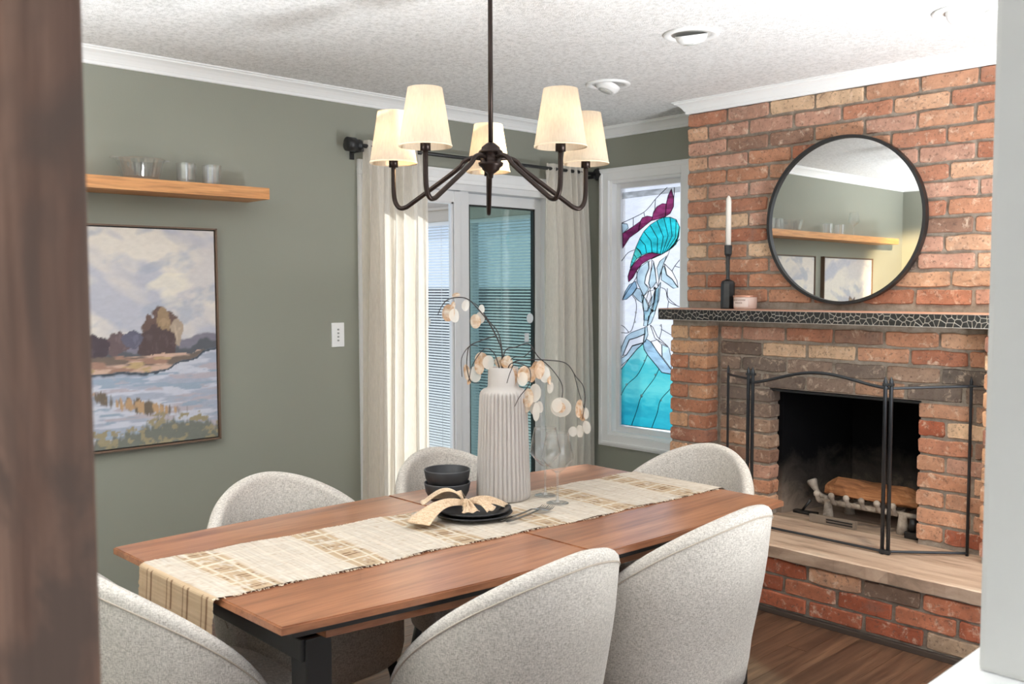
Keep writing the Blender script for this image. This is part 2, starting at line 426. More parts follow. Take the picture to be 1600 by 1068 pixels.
struct('trim_1', crown([(2.5, -5.0), (0, -5.0), (0, 0), (.975, 0), (.975, -.30), (2.765, -.30), (2.765, 0), (7, 0)], prof), M['trim'])
b = MB(); b.box(0, .014, -5, DY0-.075, 0, .1); struct('baseboard_left', b, M['trim'])
b = MB(); b.box(0, .975, -.014, 0, 0, .1); struct('baseboard_back', b, M['trim'])

# floor planks
def planks():
    base = {}
    rnd = random.Random(3); x = 0.012; wv = .088; row = 0
    me = MB().box(-.0435, .0435, -.5, .5, -.02, 0, .0015).mesh('floor_plank'); me.materials.append(M['plank'])
    while x < 3.9:
        y = -5.0-rnd.random()*.9 if x > 2.5 else -4.998
        while y < -.003:
            L = rnd.uniform(.75, 1.7); y1 = min(y+L, -.002)
            if -.002-y1 < .25: y1 = -.002
            o = link('floor_plank', me, None, fl); o.location = (x+.044, (y+y1)/2, 0); o.scale = (1, (y1-y)-.002, 1)
            y = y1
        x += wv
planks()

# ------------------------------------------------------------------ sliding door, casing, blinds beyond
door = empty('door_1', (0, -1.0, 0)); door['kind'] = 'structure'
def dpart(name, mb, m, parent=door):
    for i, v in enumerate(mb.v): mb.v[i] = (v[0], v[1]+1.0, v[2])
    return mb.build(name, m, parent)
c = MB()
for y0, y1, z0, z1 in ((DY0-.07, DY0, 0, DZ), (DY1, DY1+.07, 0, DZ), (DY0-.07, DY1+.07, DZ, DZ+.075)):
    c.box(0, .016, y0, y1, z0, z1, .003)
    if z0 == 0: c.box(.016, .022, y0+.014, y1-.022, z0, z1, .002)
    else: c.box(.016, .022, y0+.014, y1-.014, z0+.02, z1-.016, .002)
dpart('door_casing', c, M['trim'])
c = MB(); c.box(-.14, 0, DY0, DY0+.03, 0, DZ); c.box(-.14, 0, DY1-.03, DY1, 0, DZ); c.box(-.14, 0, DY0, DY1, DZ-.035, DZ); c.box(-.14, 0, DY0, DY1, -.02, .03)
dpart('door_frame', c, M['vinyl'])
def panel(y0, y1, x0, glassmat, label):
    c = MB(); x1 = x0+.038; zt = DZ-.04
    p = dpart('door_panel', MB().box(x0, x1, y0, y0+.055, .03, zt, .003).box(x0, x1, y1-.055, y1, .03, zt, .003).box(x0, x1, y0+.05, y1-.05, zt-.06, zt, .003).box(x0, x1, y0+.05, y1-.05, .03, .12, .003), M['vinyl'])
    p['label'] = label
    g = MB(); g.box(x0+.016, x0+.022, y0+.045, y1-.045, .11, zt-.05)
    dpart('pane', g, glassmat, p)
    k = MB(); ya, yb, za, zz = y0+.05, y1-.05, .115, zt-.055
    for q in ((ya, ya+.016, za, zz), (yb-.016, yb, za, zz), (ya, yb, zz-.014, zz), (ya, yb, za, za+.014)): k.box(x0+.006, x0+.032, *q)
    if glassmat is M['pane_teal']: dpart('gasket', k, M['gasket'], p)
    else: dpart('glazing_bead', k, M['vinyl'], p)
    return p
panel(DY0+.02, -1.03, -.055, M['pane'], 'clear glazed panel')
panel(-1.085+.095, DY1-.02, -.10, M['pane_teal'], 'green tinted panel with dark gasket')
dpart('meeting_stile', MB().box(-.055, -.012, -1.085, -1.04, .03, DZ-.04, .003).box(-.06, -.02, -1.036, -.975, .03, DZ-.035, .004), M['vinyl'])
# decals on the glass
def decal(px, py, rx, rz, kind, label):
    p = on_x(px, py, -.03)
    n = 16 if kind == 'oval' else 4
    pts = [(p.x, p.y+rx*math.cos(2*math.pi*i/n+(math.pi/4 if n == 4 else 0))*(1 if n > 4 else 1.41), p.z+rz*math.sin(2*math.pi*i/n+(math.pi/4 if n == 4 else 0))*(1 if n > 4 else 1.41)) for i in range(n)]
    dpart('glass_sticker', MB().prism(pts, (.001, 0, 0)), plain('frosted_sticker', (226, 232, 234), .6))['label'] = label
decal(668, 502, .022, .026, 'oval', 'round frosted sticker'); decal(828, 497, .028, .030, 'oval', 'oval frosted sticker'); decal(823, 527, .018, .026, 'rect', 'square frosted sticker')

# beyond the door: patio slab, sunroom wall with its window and blind, added dark fence
struct('patio', MB().box(-6, -.14, -5, 4, -.14, -.06), M['deck'])
YS = .16
w = MB(); w.box(-4.6, -.14, YS, YS+.12, 1.985, 2.35); w.box(-4.6, -2.45, YS, YS+.12, -.06, 1.985); w.box(-.25, -.14, YS, YS+.12, -.06, 1.985); w.box(-2.45, -.25, YS, YS+.12, -.06, .1)
struct('wall_sunroom', w, M['sheet'])
win2 = empty('window_2', (-1.35, YS, .1)); win2['kind'] = 'structure'
def w2(name, mb, m):
    for i, v in enumerate(mb.v): mb.v[i] = (v[0]+1.35, v[1]-YS, v[2]-.1)
    return mb.build(name, m, win2)
c = MB(); c.box(-2.5, -.2, YS-.03, YS, 1.945, 2.03, .004); c.box(-2.5, -.2, YS-.045, YS, 2.03, 2.05, .003)
w2('window_head', c, M['sheet'])
c = MB(); c.box(-2.45, -2.40, YS+.03, YS+.09, .1, 1.985); c.box(-.30, -.25, YS+.03, YS+.09, .1, 1.985); c.box(-1.385, -1.325, YS+.03, YS+.09, .1, 1.985)
w2('window_frame', c, M['vinyl'])
w2('pane', MB().box(-2.42, -.28, YS+.055, YS+.06, .1, 1.98), M['pane'])
bl = empty('venetian_blind', (-1.35, YS+.01, 0))
tag(bl, 'white slatted venetian blind seen through the sliding glass door', 'blind')
s = MB(); z = 1.905; ang = R(25)
while z > .16:
    dy, dz = .0125*math.cos(ang), .0125*math.sin(ang)
    s.add([(-1.06, -dy, z-dz), (1.06, -dy, z-dz), (1.06, dy, z+dz), (-1.06, dy, z+dz)], [(0, 1, 2, 3)]); z -= .0215
tag(s.build('slats', M['slat'], bl), kind='stuff')
MB().box(-1.07, 1.07, -.016, .016, 1.915, 1.945, .003).build('head_rail', M['vinyl'], bl)
MB().box(-1.06, 1.06, -.012, .012, .135, .155, .003).build('bottom_rail', M['vinyl'], bl)
for x in (-.86, -.30, -.18, .38, .86):
    MB().tube([(x, -.014, 1.92), (x, -.014, .15)], .0016, 6).build('lift_cord', M['vinyl'], bl)
backdrop = empty('dark_backdrop', (-2.85, 1.25, -.06)); tag(backdrop, 'added blue-grey fence glimpsed through the blind slats', 'backdrop')  # boards added to darken the gaps between the blind's lower slats
me = MB().box(-.07, .07, -.012, .012, 0, 1.5, .004).mesh('backdrop_board'); me.materials.append(M['backdrop_dark'])
for i in range(21):
    o = link('backdrop_board', me, None, backdrop); o.location = (-1.5+i*.148, 0, 0)
MB().box(-1.57, 1.53, .012, .05, .25, .33).build('backdrop_rail', M['backdrop_dark'], backdrop)

# ------------------------------------------------------------------ stained glass window
win = empty('window_1', (.45, 0, .52)); win['kind'] = 'structure'
OFF = Vector((.45, 0, .52))
def wp(name, mb, m, parent=win, label=None):
    for i, v in enumerate(mb.v): mb.v[i] = (v[0]-OFF.x, v[1]-OFF.y, v[2]-OFF.z)
    o = mb.build(name, m, parent)
    if label: o['label'] = label
    return o
def frame_ring(x0, x1, z0, z1, wd, y0, y1, bv=.003):
    c = MB(); c.box(x0, x0+wd, y0, y1, z0, z1, bv); c.box(x1-wd, x1, y0, y1, z0, z1, bv); c.box(x0+wd, x1-wd, y0, y1, z1-wd, z1, bv); c.box(x0+wd, x1-wd, y0, y1, z0, z0+wd, bv); return c
wp('window_casing', frame_ring(.105, .80, .455, 2.165, .075, -.018, 0), M['trim'])
wp('casing_moulding', frame_ring(.117, .788, .467, 2.153, .018, -.027, -.016, .004), M['trim'])
wp('window_frame', frame_ring(WX0, WX1, WZ0, WZ1, .022, 0, .13), M['trim'])
wp('sash', frame_ring(.19, .715, .542, 2.080, .036, .045, .085), M['vinyl'])
GY = .062
sg = wp('stained_glass_panel', MB().box(.215, .69, GY+.006, GY+.010, .56, 2.06), M['sg_sky'], label='pale blue and white stained glass')
A = lambda X, Y: on_y(960+X/4.64, 270+Y/4.64, GY)
B = lambda X, Y: on_y(930+X/4.108, 450+Y/4.108, GY)
lead = MB(); layer = [0]
def piece(pts, m, f=A, label=None, outline=True):
    P = [f(*p) for p in pts]
    P = [Vector((min(max(q.x, .222), .684), GY, min(max(q.z, .566), 2.05))) for q in P]
    layer[0] += 1; d = -.0004*(layer[0] % 9)
    mb = MB().prism([q+Vector((0, d, 0)) for q in P], (0, .004, 0))
    for i, v in enumerate(mb.v): mb.v[i] = (v[0]-OFF.x, v[1]-OFF.y, v[2]-OFF.z)
    o = mb.build('glass_piece', m, sg)
    if label: o['label'] = label
    if outline: lead.tube([q+Vector((0, -.003, 0)) for q in P+[P[0]]], .0021, 6)
def leadline(pts, f=A, r=.0021):
    lead.tube([Vector((min(max(q.x, .222), .684), GY-.003, q.z)) for q in smooth_path([f(*p) for p in pts], 4)], r, 6)
piece([(53, 143), (475, 98), (475, 138), (250, 165), (53, 190)], M['sg_grey'], outline=False, label='grey rippled glass')
piece([(60, 440), (140, 387), (190, 350), (175, 424), (110, 470), (62, 545)], M['sg_purple'], label='plum purple glass')
piece([(190, 350), (205, 325), (240, 312), (278, 320), (270, 345), (220, 385), (175, 424)], M['sg_purple'], label='plum purple glass')
piece([(278, 320), (285, 285), (310, 245), (350, 222), (378, 224), (370, 318), (330, 330), (270, 347)], M['sg_purple'], label='plum purple glass')
piece([(378, 224), (392, 165), (415, 115), (432, 185), (430, 245), (405, 295), (370, 318)], M['sg_purple'], label='plum purple glass')
piece([(55, 365), (95, 370), (103, 400), (60, 440)], M['sg_blue'])
O = [(116, 690), (126, 640), (142, 590), (158, 540), (185, 478), (215, 425), (260, 378), (310, 345), (360, 322), (405, 320), (450, 338), (474, 390), (468, 455), (440, 505), (410, 545)]
I = [(122, 682), (140, 655), (165, 622), (200, 597), (235, 583), (275, 576), (312, 583), (335, 588), (350, 584), (362, 580), (375, 573), (387, 566), (396, 560), (404, 555), (410, 545)]
def bow(p, q, k):
    mx, my = (p[0]+q[0])/2, (p[1]+q[1])/2; dx, dy = q[0]-p[0], q[1]-p[1]
    return (mx+dy*k, my-dx*k)
for i in range(len(O)-1):
    k = .14 if i > 2 else .05
    a, b2 = bow(O[i], I[i], k), bow(O[i+1], I[i+1], k)
    piece([O[i], O[i+1], b2, I[i+1], I[i], a], M['sg_teal'][2 if i < 3 else (1 if i > 9 else 0)], label='turquoise glass')
piece([(105, 790), (100, 750), (115, 700), (150, 650), (190, 610), (230, 590), (270, 578), (310, 583), (345, 589), (300, 605), (250, 630), (200, 660), (165, 705), (135, 760)], M['sg_purple'], label='plum purple glass')
piece([(345, 590), (404, 556), (388, 600), (362, 650), (335, 730), (318, 820), (306, 790), (298, 700), (285, 640), (268, 625)], M['sg_white'], label='milky white glass')
piece([(165, 730), (190, 680), (245, 640), (252, 690), (228, 750), (220, 800), (250, 840), (215, 890), (190, 840), (165, 790)], M['sg_blue'])
piece([(252, 640), (275, 632), (265, 720), (250, 800), (262, 838), (222, 800), (230, 750), (254, 690)], M['sg_white'])
piece([(252, 800), (266, 720), (285, 650), (298, 720), (306, 790), (285, 822), (265, 838)], M['sg_blue'])
piece([(310, 690), (332, 640), (380, 600), (352, 680), (325, 780)], M['sg_blue'])
piece([(345, 700), (362, 672), (380, 740), (420, 770), (460, 830), (430, 836), (380, 800), (342, 775)], M['sg_blue'])
piece([(365, 658), (420, 712), (455, 780), (464, 830), (420, 768), (382, 738)], M['sg_white'])
piece([(60, 920), (80, 860), (110, 810), (155, 785), (165, 830), (130, 880), (90, 915)], M['sg_slate'], label='slate blue glass')
piece([(165, 835), (190, 842), (213, 892), (205, 945), (170, 920), (135, 880)], M['sg_blue'])
piece([(210, 930), (218, 890), (262, 842), (270, 900), (250, 950), (242, 1000), (216, 1000)], M['sg_white'])
piece([(268, 1000), (290, 930), (292, 860), (318, 825), (338, 790), (325, 920), (296, 1000)], M['sg_blue'])
piece([(215, 1000), (243, 1000), (262, 950), (272, 905), (290, 870), (288, 935), (266, 1000), (250, 1068), (215, 1068)], M['sg_blue'])
piece([(300, 40), (320, 60), (345, 120), (370, 150), (345, 180), (335, 245), (312, 242), (318, 180), (305, 110)], M['sg_blue'], B)
piece([(338, 240), (348, 180), (372, 140), (386, 60), (392, 0), (410, 0), (402, 100), (382, 170), (362, 222)], M['sg_blue'], B)
piece([(345, 20), (386, 10), (380, 90), (352, 120), (330, 70)], M['sg_white'], B)
piece([(165, 440), (170, 380), (200, 310), (230, 285), (320, 252), (324, 290), (270, 315), (220, 330), (195, 390), (180, 430)], M['sg_blue'], B)
piece([(180, 432), (196, 392), (222, 332), (272, 316), (322, 295), (312, 348), (240, 368), (202, 428)], M['sg_white'], B)
piece([(160, 500), (165, 450), (202, 430), (240, 372), (310, 352), (270, 390), (220, 450)], M['sg_blue'], B)
piece([(322, 250), (335, 248), (340, 300), (322, 345), (310, 345)], M['sg_blue'], B)
piece([(355, 235), (372, 250), (400, 310), (470, 375), (430, 350), (385, 320)], M['sg_white'], B)
piece([(310, 355), (330, 325), (360, 345), (395, 400), (440, 460), (490, 525), (485, 550), (430, 540), (390, 490), (340, 430), (315, 390)], M['sg_slate'], B, label='slate blue glass')
piece([(430, 360), (475, 382), (490, 450), (492, 520), (432, 440)], M['sg_blue'], B)
piece([(360, 342), (400, 330), (428, 362), (430, 440), (396, 398)], M['sg_white'], B)
piece([(160, 522), (220, 452), (270, 392), (310, 357), (315, 392), (340, 432), (390, 492), (430, 542), (485, 552), (560, 600), (620, 640), (620, 930), (490, 912), (235, 882), (160, 872)], M['sg_sea'], B, label='sea turquoise glass')
for ln in ([(53, 365), (140, 325), (215, 285), (265, 235), (300, 190), (385, 105)], [(140, 325), (138, 385)], [(215, 285), (222, 315)], [(300, 190), (295, 265)], [(53, 640), (100, 580), (148, 557)],
           [(437, 105), (436, 150), (432, 190)], [(475, 480), (415, 540)], [(475, 630), (440, 675), (420, 710)], [(440, 675), (475, 685)], [(340, 830), (375, 850), (395, 930), (475, 970)], [(395, 930), (388, 980)], [(165, 705), (160, 760), (100, 850), (62, 915)]): leadline(ln)
for ln in ([(335, 430), (315, 480), (270, 560), (205, 620), (165, 690)], [(410, 520), (380, 580), (300, 690), (270, 780), (235, 880)], [(520, 600), (480, 650), (420, 720), (400, 800), (365, 895)],
           [(465, 0), (470, 60), (530, 115)], [(235, 40), (262, 80), (265, 150), (240, 260), (215, 285)], [(165, 285), (215, 285), (190, 250), (165, 235)], [(425, 230), (428, 270), (412, 330)], [(425, 262), (490, 300)]): leadline(ln, B)
lead.add(*[(lambda m: (m.v, m.f))(frame_ring(.217, .689, .562, 2.056, .007, GY-.006, GY+.004, 0))][0])
wp('lead_came', lead, M['lead'], sg)
jm = glass('clear_glass_jewel', (.8, .84, .84), .35)
for X_, Y_, f, rr in ((320, 465, B, .007), (203, 618, B, .008), (388, 555, B, .008), (300, 690, B, .011), (427, 720, B, .006), (264, 155, B, .008), (258, 215, B, .008), (262, 75, B, .006), (421, 240, B, .006)):
    q = f(X_, Y_); mb = MB(); bm = bmesh.new(); bmesh.ops.create_uvsphere(bm, u_segments=12, v_segments=8, radius=rr)
    for v in bm.verts: v.co = Vector((v.co.x, v.co.y*.5, v.co.z))+Vector((q.x, GY-.004, q.z))
    wp('glass_jewel', mb.bm(bm, True), jm, sg)
for X_, Y_ in ((296, 835), (280, 998)):
    q = A(X_, Y_); bm = bmesh.new(); bmesh.ops.create_uvsphere(bm, u_segments=12, v_segments=8, radius=.009)
    for v in bm.verts: v.co = Vector((v.co.x, v.co.y*.5, v.co.z))+Vector((q.x, GY-.005, q.z))
    wp('glass_jewel', MB().bm(bm, True), M['black'], sg, 'black glass jewel')

# ------------------------------------------------------------------ brick fireplace
CX0, CX1 = .975, 2.765; YU, YL, YP, YH = -.30, -.335, -.44, -.787
OX0, OX1, OZ, ZH = 1.506, 2.232, .934, .31; ZM0, ZM1 = 1.272, 1.331
fp = empty('brick_fireplace', (1.87, -.30, 0)); tag(fp, 'reclaimed red brick fireplace and chimney breast with raised hearth', 'fireplace')
FO = Vector((1.87, -.30, 0))
def fpart(name, mb, m, parent=fp, label=None):
    for i, v in enumerate(mb.v): mb.v[i] = (v[0]-FO.x, v[1]-FO.y, v[2]-FO.z)
    o = mb.build(name, m, parent)
    if label: o['label'] = label
    return o
g = .009
c = MB(); c.box(CX0+g, CX1-g, YU+g, -.001, ZM0, zb)
c.box(CX0+g, OX0-g, YL+g, -.001, 0, ZM0); c.box(OX1+g, CX1-g, YL+g, -.001, 0, ZM0); c.box(OX0-g, OX1+g, YL+g, -.1, OZ+g, ZM0)
for xa, xb in ((CX0+g, 1.205-g), (2.535+g, CX1-g)): c.box(xa, xb, YP+g, YL+g, ZH-.02, ZM0)
c.box(CX0+.01, CX1-.01, YH+.012, YL+g, 0, ZH-.05)
fpart('mortar', c, M['mortar'])
# brick meshes
CH = .0766; BH = .064; BL = .232; BD = .095
def brickmesh(seed, L=BL, H=BH):
    r = random.Random(seed); n = 6; ring = []
    pts = []
    def edge(a, b2, k):
        for i in range(k): pts.append((a[0]+(b2[0]-a[0])*i/k, a[1]+(b2[1]-a[1])*i/k))
    x, z = L/2, H/2
    cr = .006
    poly = [(-x+cr, -z), (x-cr, -z), (x, -z+cr), (x, z-cr), (x-cr, z), (-x+cr, z), (-x, z-cr), (-x, -z+cr)]
    P = []
    for i in range(8):
        a, b2 = poly[i], poly[(i+1) % 8]; P.append(a)
        if abs(a[0]-b2[0]) > .05:
            for t in (.25, .5, .75): P.append((a[0]+(b2[0]-a[0])*t, a[1]+r.uniform(-.0022, .0022)))
    P = [(px+r.uniform(-.003, .003), pz+r.uniform(-.0026, .0026)) for px, pz in P]
    m = len(P)
    vs = [(px*.972, r.uniform(-.0015, .0015), pz*.90) for px, pz in P]+[(px, .006+r.uniform(-.001, .001), pz) for px, pz in P]+[(px, BD, pz) for px, pz in P]
    fs = [tuple(range(m))]+[(i, (i+1) % m, m+(i+1) % m, m+i) for i in range(m)]+[(m+i, m+(i+1) % m, 2*m+(i+1) % m, 2*m+i) for i in range(m)]
    me = MB().add(vs, fs).mesh('brick'); me.materials.append(M['brick']); return me
BM = [brickmesh(i) for i in range(7)]; BHALF = [brickmesh(40+i, .112) for i in range(4)]
PAL = [((206, 158, 130), 5), ((198, 146, 118), 6), ((188, 134, 110), 4), ((212, 172, 144), 4), ((180, 122, 98), 2), ((198, 156, 138), 4), ((156, 124, 108), 1.6), ((122, 108, 100), 1.0), ((222, 192, 162), 1.6), ((176, 104, 80), .6)]
SOOTY = [((172, 146, 128), 3), ((152, 134, 122), 3), ((132, 120, 112), 3), ((186, 150, 126), 2), ((112, 104, 98), 1)]
PALE = [((214, 168, 132), 4), ((204, 154, 120), 4), ((222, 184, 148), 3), ((190, 132, 104), 3), ((176, 124, 104), 2)]
HEAR = [((190, 112, 84), 4), ((176, 100, 74), 3), ((206, 160, 130), 3), ((128, 106, 92), 2), ((186, 162, 138), 2), ((200, 128, 98), 3)]
PAL, SOOTY, PALE, HEAR = [[(tuple((v*.93+.07*(sum(c)/3)-5)*k_ for v, k_ in zip(c, (1.0, .985, .965))), w_) for c, w_ in pl] for pl in (PAL, SOOTY, PALE, HEAR)]
br = random.Random(21); NB = [0]
def pick(p):
    c = br.choices([q[0] for q in p], [q[1] for q in p])[0]; k = br.uniform(.92, 1.06)
    return tuple(min(1, x*k) for x in lin(c))
def brick(x0, x1, zc, y, pal, depth=True):
    L = x1-x0
    if L < .02: return
    src = BHALF if L < .15 else BM
    me = br.choice(src); o = link('brick', me, None, fp)
    base = .112 if L < .15 else BL
    flip = br.random() < .5
    o.scale = (L/base, 1, 1); o.location = Vector(((x0+x1)/2, y+br.uniform(-.0025, .002), zc+br.uniform(-.0012, .0012)))-FO
    o.rotation_euler = (0, br.uniform(-.006, .006), br.uniform(-.004, .004))
    o.color = (*pick(pal), 1); NB[0] += 1
def course(xa, xb, zc, y, pal, half, pitch=.245):
    x = xa; first = True
    J = pitch-BL
    while x < xb-.015:
        L = (BL*.5 if half and first else BL)*(1 if first else br.uniform(.975, 1.025)); first = False
        x1 = min(x+L, xb)
        if xb-x1 < .05: x1 = xb
        brick(x, x1, zc, y, pal); x = x1+J
z = 2.349-CH/2+.004; i = 0
while z-BH/2 > ZM1-.03:
    course(CX0, CX1, z, YU, PAL, i % 2 == 1); z -= CH; i += 1
# below the mantel: four courses over the opening, then the jambs
z = ZM0-.024-CH/2; i = 0
while z > ZH+.02:
    if z-BH/2 > OZ-.02:
        course(1.215, 2.525, z, YL, SOOTY if i >= 2 else PAL, i % 2 == 0)
    else:
        pl = SOOTY if i < 8 else PAL
        if i % 2 == 0: brick(1.215, OX0, z, YL, pl)
        else: brick(1.215, 1.215+.15, z, YL, pl); brick(1.377, OX0, z, YL, pl)
        if i % 2 == 0: brick(OX1, OX1+.225, z, YL, PAL); brick(OX1+.24, 2.525, z, YL, PAL)
        else: brick(OX1, OX1+.112, z, YL, PAL); brick(OX1+.124, 2.525, z, YL, PAL)
    for xa in (CX0, 2.535):
        if i % 2 == 1: brick(xa, xa+.23, z, YP, PALE)
        else: brick(xa, xa+.107, z, YP, PALE); brick(xa+.119, xa+.23, z, YP, PALE)
    z -= CH; i += 1
z = ZH-.055-.012-BH/2; i = 0
while z > .02:
    course(CX0, CX1, z, YH, HEAR, i % 2 == 1, .248); z -= .0735; i += 1
c = MB(); c.box(CX0, CX1, YH-.008, YH+.02, 0, .022, .003); fpart('base_strip', c, plain('dark_wood_base_strip', (74, 62, 54), .6))
# hearth slab with a rough front edge
n = 40; top = []; vs = []; fs = []
r = random.Random(5)
for k in range(n+1):
    x = CX0-.01+(CX1-CX0+.02)*k/n; e = r.uniform(-.004, .004)
    vs += [(x, YH-.02+e, ZH-.004), (x, YH-.012+e, ZH), (x, YL+.02, ZH), (x, YL+.02, ZH-.055), (x, YH-.016+r.uniform(-.004, .004), ZH-.055)]
for k in range(n):
    for j in range(5): fs.append((k*5+j, k*5+(j+1) % 5, (k+1)*5+(j+1) % 5, (k+1)*5+j))
fs += [tuple(range(5)), tuple(n*5+j for j in range(5))]
fpart('hearth_slab', MB().add(vs, fs), M['slab'])
# firebox
c = MB(); yb = .22
c.box(OX0, OX1, YL+.02, yb+.05, ZH-.03, ZH-.001); fpart('firebox_floor', c, M['dust'])
c = MB()
c.prism([(OX0+.02, YL+.085, ZH-.02), (1.66, yb, ZH-.02), (1.63, yb, ZH-.02), (OX0-.02, YL+.085, ZH-.02)], (0, 0, .8))
c.prism([(OX1-.02, YL+.085, ZH-.02), (2.08, yb, ZH-.02), (2.11, yb, ZH-.02), (OX1+.02, YL+.085, ZH-.02)], (0, 0, .8))
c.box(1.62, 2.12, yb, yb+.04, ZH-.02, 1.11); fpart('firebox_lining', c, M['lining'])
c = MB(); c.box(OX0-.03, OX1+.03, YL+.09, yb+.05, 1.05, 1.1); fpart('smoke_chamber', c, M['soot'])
c = MB(); c.box(OX0-.05, OX1+.05, YL+.012, YL+.10, OZ-.006, OZ+.004); fpart('lintel', c, M['black'])

# mantel with broken-tile mosaic front
MX0, MX1, MY = .94, 2.80, -.50
c = MB(); c.box(MX0, MX1, MY+.004, YU+.002, ZM0, ZM1-.004, .002)
mantel = fpart('mantel', c, plain('pale_grout', (206, 198, 186), .9), label='mantel shelf with black mosaic edge')
c = MB(); c.box(MX0-.002, MX1+.002, MY, YU+.001, ZM1-.004, ZM1, .0015); fpart('mantel_top', c, plain('terracotta_mantel_top', (196, 150, 128), .6), mantel)
tm = plain('black_mosaic_tile', (40, 40, 40), .25, 0, .5, var=.2)
def clip(poly, nx, nz, d):
    out = []
    for i in range(len(poly)):
        a, b2 = poly[i], poly[(i+1) % len(poly)]; fa = a[0]*nx+a[1]*nz-d; fb = b2[0]*nx+b2[1]*nz-d
        if fa <= 0: out.append(a)
        if (fa < 0) != (fb < 0) and fa != fb:
            t = fa/(fa-fb); out.append((a[0]+(b2[0]-a[0])*t, a[1]+(b2[1]-a[1])*t))
    return out
def voronoi(x0, x1, z0, z1, sites, gap):
    cells = []
    for i, s_ in enumerate(sites):
        poly = [(x0, z0), (x1, z0), (x1, z1), (x0, z1)]
        for j, t in enumerate(sites):
            if i == j: continue
            dx, dz = t[0]-s_[0], t[1]-s_[1]; L = math.hypot(dx, dz)
            if L > .2 or L < 1e-6: continue
            nx, nz = dx/L, dz/L; mid = ((s_[0]+t[0])/2*nx+(s_[1]+t[1])/2*nz)-gap/2
            poly = clip(poly, nx, nz, mid)
            if len(poly) < 3: break
        if len(poly) >= 3: cells.append(poly)
    return cells
rs = random.Random(11); sites = []
zr = (ZM0+.003, ZM1-.006)
tries = 0
while len(sites) < 205 and tries < 20000:
    tries += 1; p = (rs.uniform(MX0, MX1), rs.uniform(*zr))
    if all((p[0]-q[0])**2+(p[1]-q[1])**2 > .0155**2 for q in sites): sites.append(p)
for poly in voronoi(MX0+.001, MX1-.001, zr[0], zr[1], sites, .0042):
    fpart('mosaic_tile', MB().prism([(x, MY+.004, z) for x, z in poly], (0, -.004, 0)), tm, mantel)
ends = []
while len(ends) < 12:
    p = (rs.uniform(MY, YU), rs.uniform(*zr))
    if all((p[0]-q[0])**2+(p[1]-q[1])**2 > .018**2 for q in ends): ends.append(p)
for poly in voronoi(MY+.005, YU-.002, zr[0], zr[1], ends, .003):
    fpart('mosaic_tile', MB().prism([(MX0, y, z) for y, z in poly], (-.004, 0, 0)), tm, mantel)

# ------------------------------------------------------------------ fire screen
scr = empty('fire_screen', (1.88, -.58, ZH)); tag(scr, 'dark steel folding fire screen with arched top standing on hearth', 'fire screen')
def sp(name, mb, m=None):
    for i, v in enumerate(mb.v): mb.v[i] = (v[0]-1.88, v[1]+.58, v[2]-ZH)
    return mb.build(name, m or M['iron'], scr)
PA, PB, PC, PD = Vector((1.305, -.40)), Vector((1.55, -.585)), Vector((2.212, -.590)), Vector((2.462, -.366))
zl = ZH+.012; zt = .985
def post(p, r=.0085, h=zt, fin=True):
    pts = [(p.x, p.y, ZH), (p.x, p.y, h)]; rr = [r, r]
    if fin: pts += [(p.x, p.y, h+.006), (p.x, p.y, h+.028)]; rr += [r*1.15, .001]
    sp('post', MB().tube(pts, rr, 10))
zA, zB, zCp, zD = on_y(1135, 578, PA.y).z, on_y(1170, 582, PB.y).z, on_y(1382, 598, PC.y).z, on_y(1510, 598, PD.y).z
u1 = (PC-PB).normalized()*.013
post(PA, .0065, zA); post(PB-u1*.9, .0085, zB); post(PB+u1*.9, .0085, zB); post(PC-u1*.9, .0085, zCp); post(PC+u1*.9+Vector((0, .004)), .0085, zCp); post(PD, .0065, zD)
for p, h in ((PB, zB), (PC, zCp)):
    sp('hinge', MB().box(p.x-.022, p.x+.022, p.y-.008, p.y+.012, h-.012, h, .002)); sp('hinge', MB().box(p.x-.022, p.x+.022, p.y-.008, p.y+.012, ZH+.004, ZH+.02, .002))
def rail(a, b2, z0, z1, r=.006, arch=0):
    pts = []
    for k in range(21):
        t = k/20; q = a.lerp(b2, t); pts.append((q.x, q.y, z0+(z1-z0)*t+arch*math.sin(math.pi*t)**1.6))
    sp('rail', MB().tube(pts, r, 8))
rail(PA, PB, zA-.02, zB-.03); rail(PB, PC, zB-.045, zCp-.02, .007, .055); rail(PC, PD, zCp-.022, zD-.012)
rail(PA, PB, zl, zl); rail(PB, PC, zl, zl, .006); rail(PC, PD, zl, zl)
sp('top_tip', MB().tube([(PD.x-.01, PD.y-.01, zD-.012), (PD.x+.045, PD.y+.012, zD-.012)], [.005, .002], 8))

# ------------------------------------------------------------------ grate, log, burner bits
ga, gb = Vector((1.74, -.16)), Vector((2.17, -.22))
gr = empty('fire_grate', (1.95, -.15, ZH)); tag(gr, 'ash-coated cast iron grate with upturned prongs in firebox', 'grate')
def gp(name, mb, m): 
    for i, v in enumerate(mb.v): mb.v[i] = (v[0]-1.95, v[1]+.15, v[2]-ZH)
    return mb.build(name, m, gr)
gp('front_bar', MB().tube([(1.70, -.20, ZH+.085), (2.19, -.20, ZH+.085)], .013, 8), M['ash'])
gp('back_bar', MB().tube([(1.74, -.02, ZH+.085), (2.14, -.02, ZH+.085)], .012, 8), M['ash'])
for x in (1.715, 1.79, 1.865, 1.94, 2.015, 2.09):
    gp('prong', MB().tube(smooth_path([(x, .03, ZH+.09), (x, -.14, ZH+.082), (x, -.22, ZH+.088), (x, -.25, ZH+.125)], 5), [.011]*15+[.015], 8), M['ash'])
    bm = bmesh.new(); bmesh.ops.create_uvsphere(bm, u_segments=10, v_segments=8, radius=.0155)
    for v in bm.verts: v.co += Vector((x, -.25, ZH+.128))
    gp('prong_tip', MB().bm(bm, True), M['ash'])
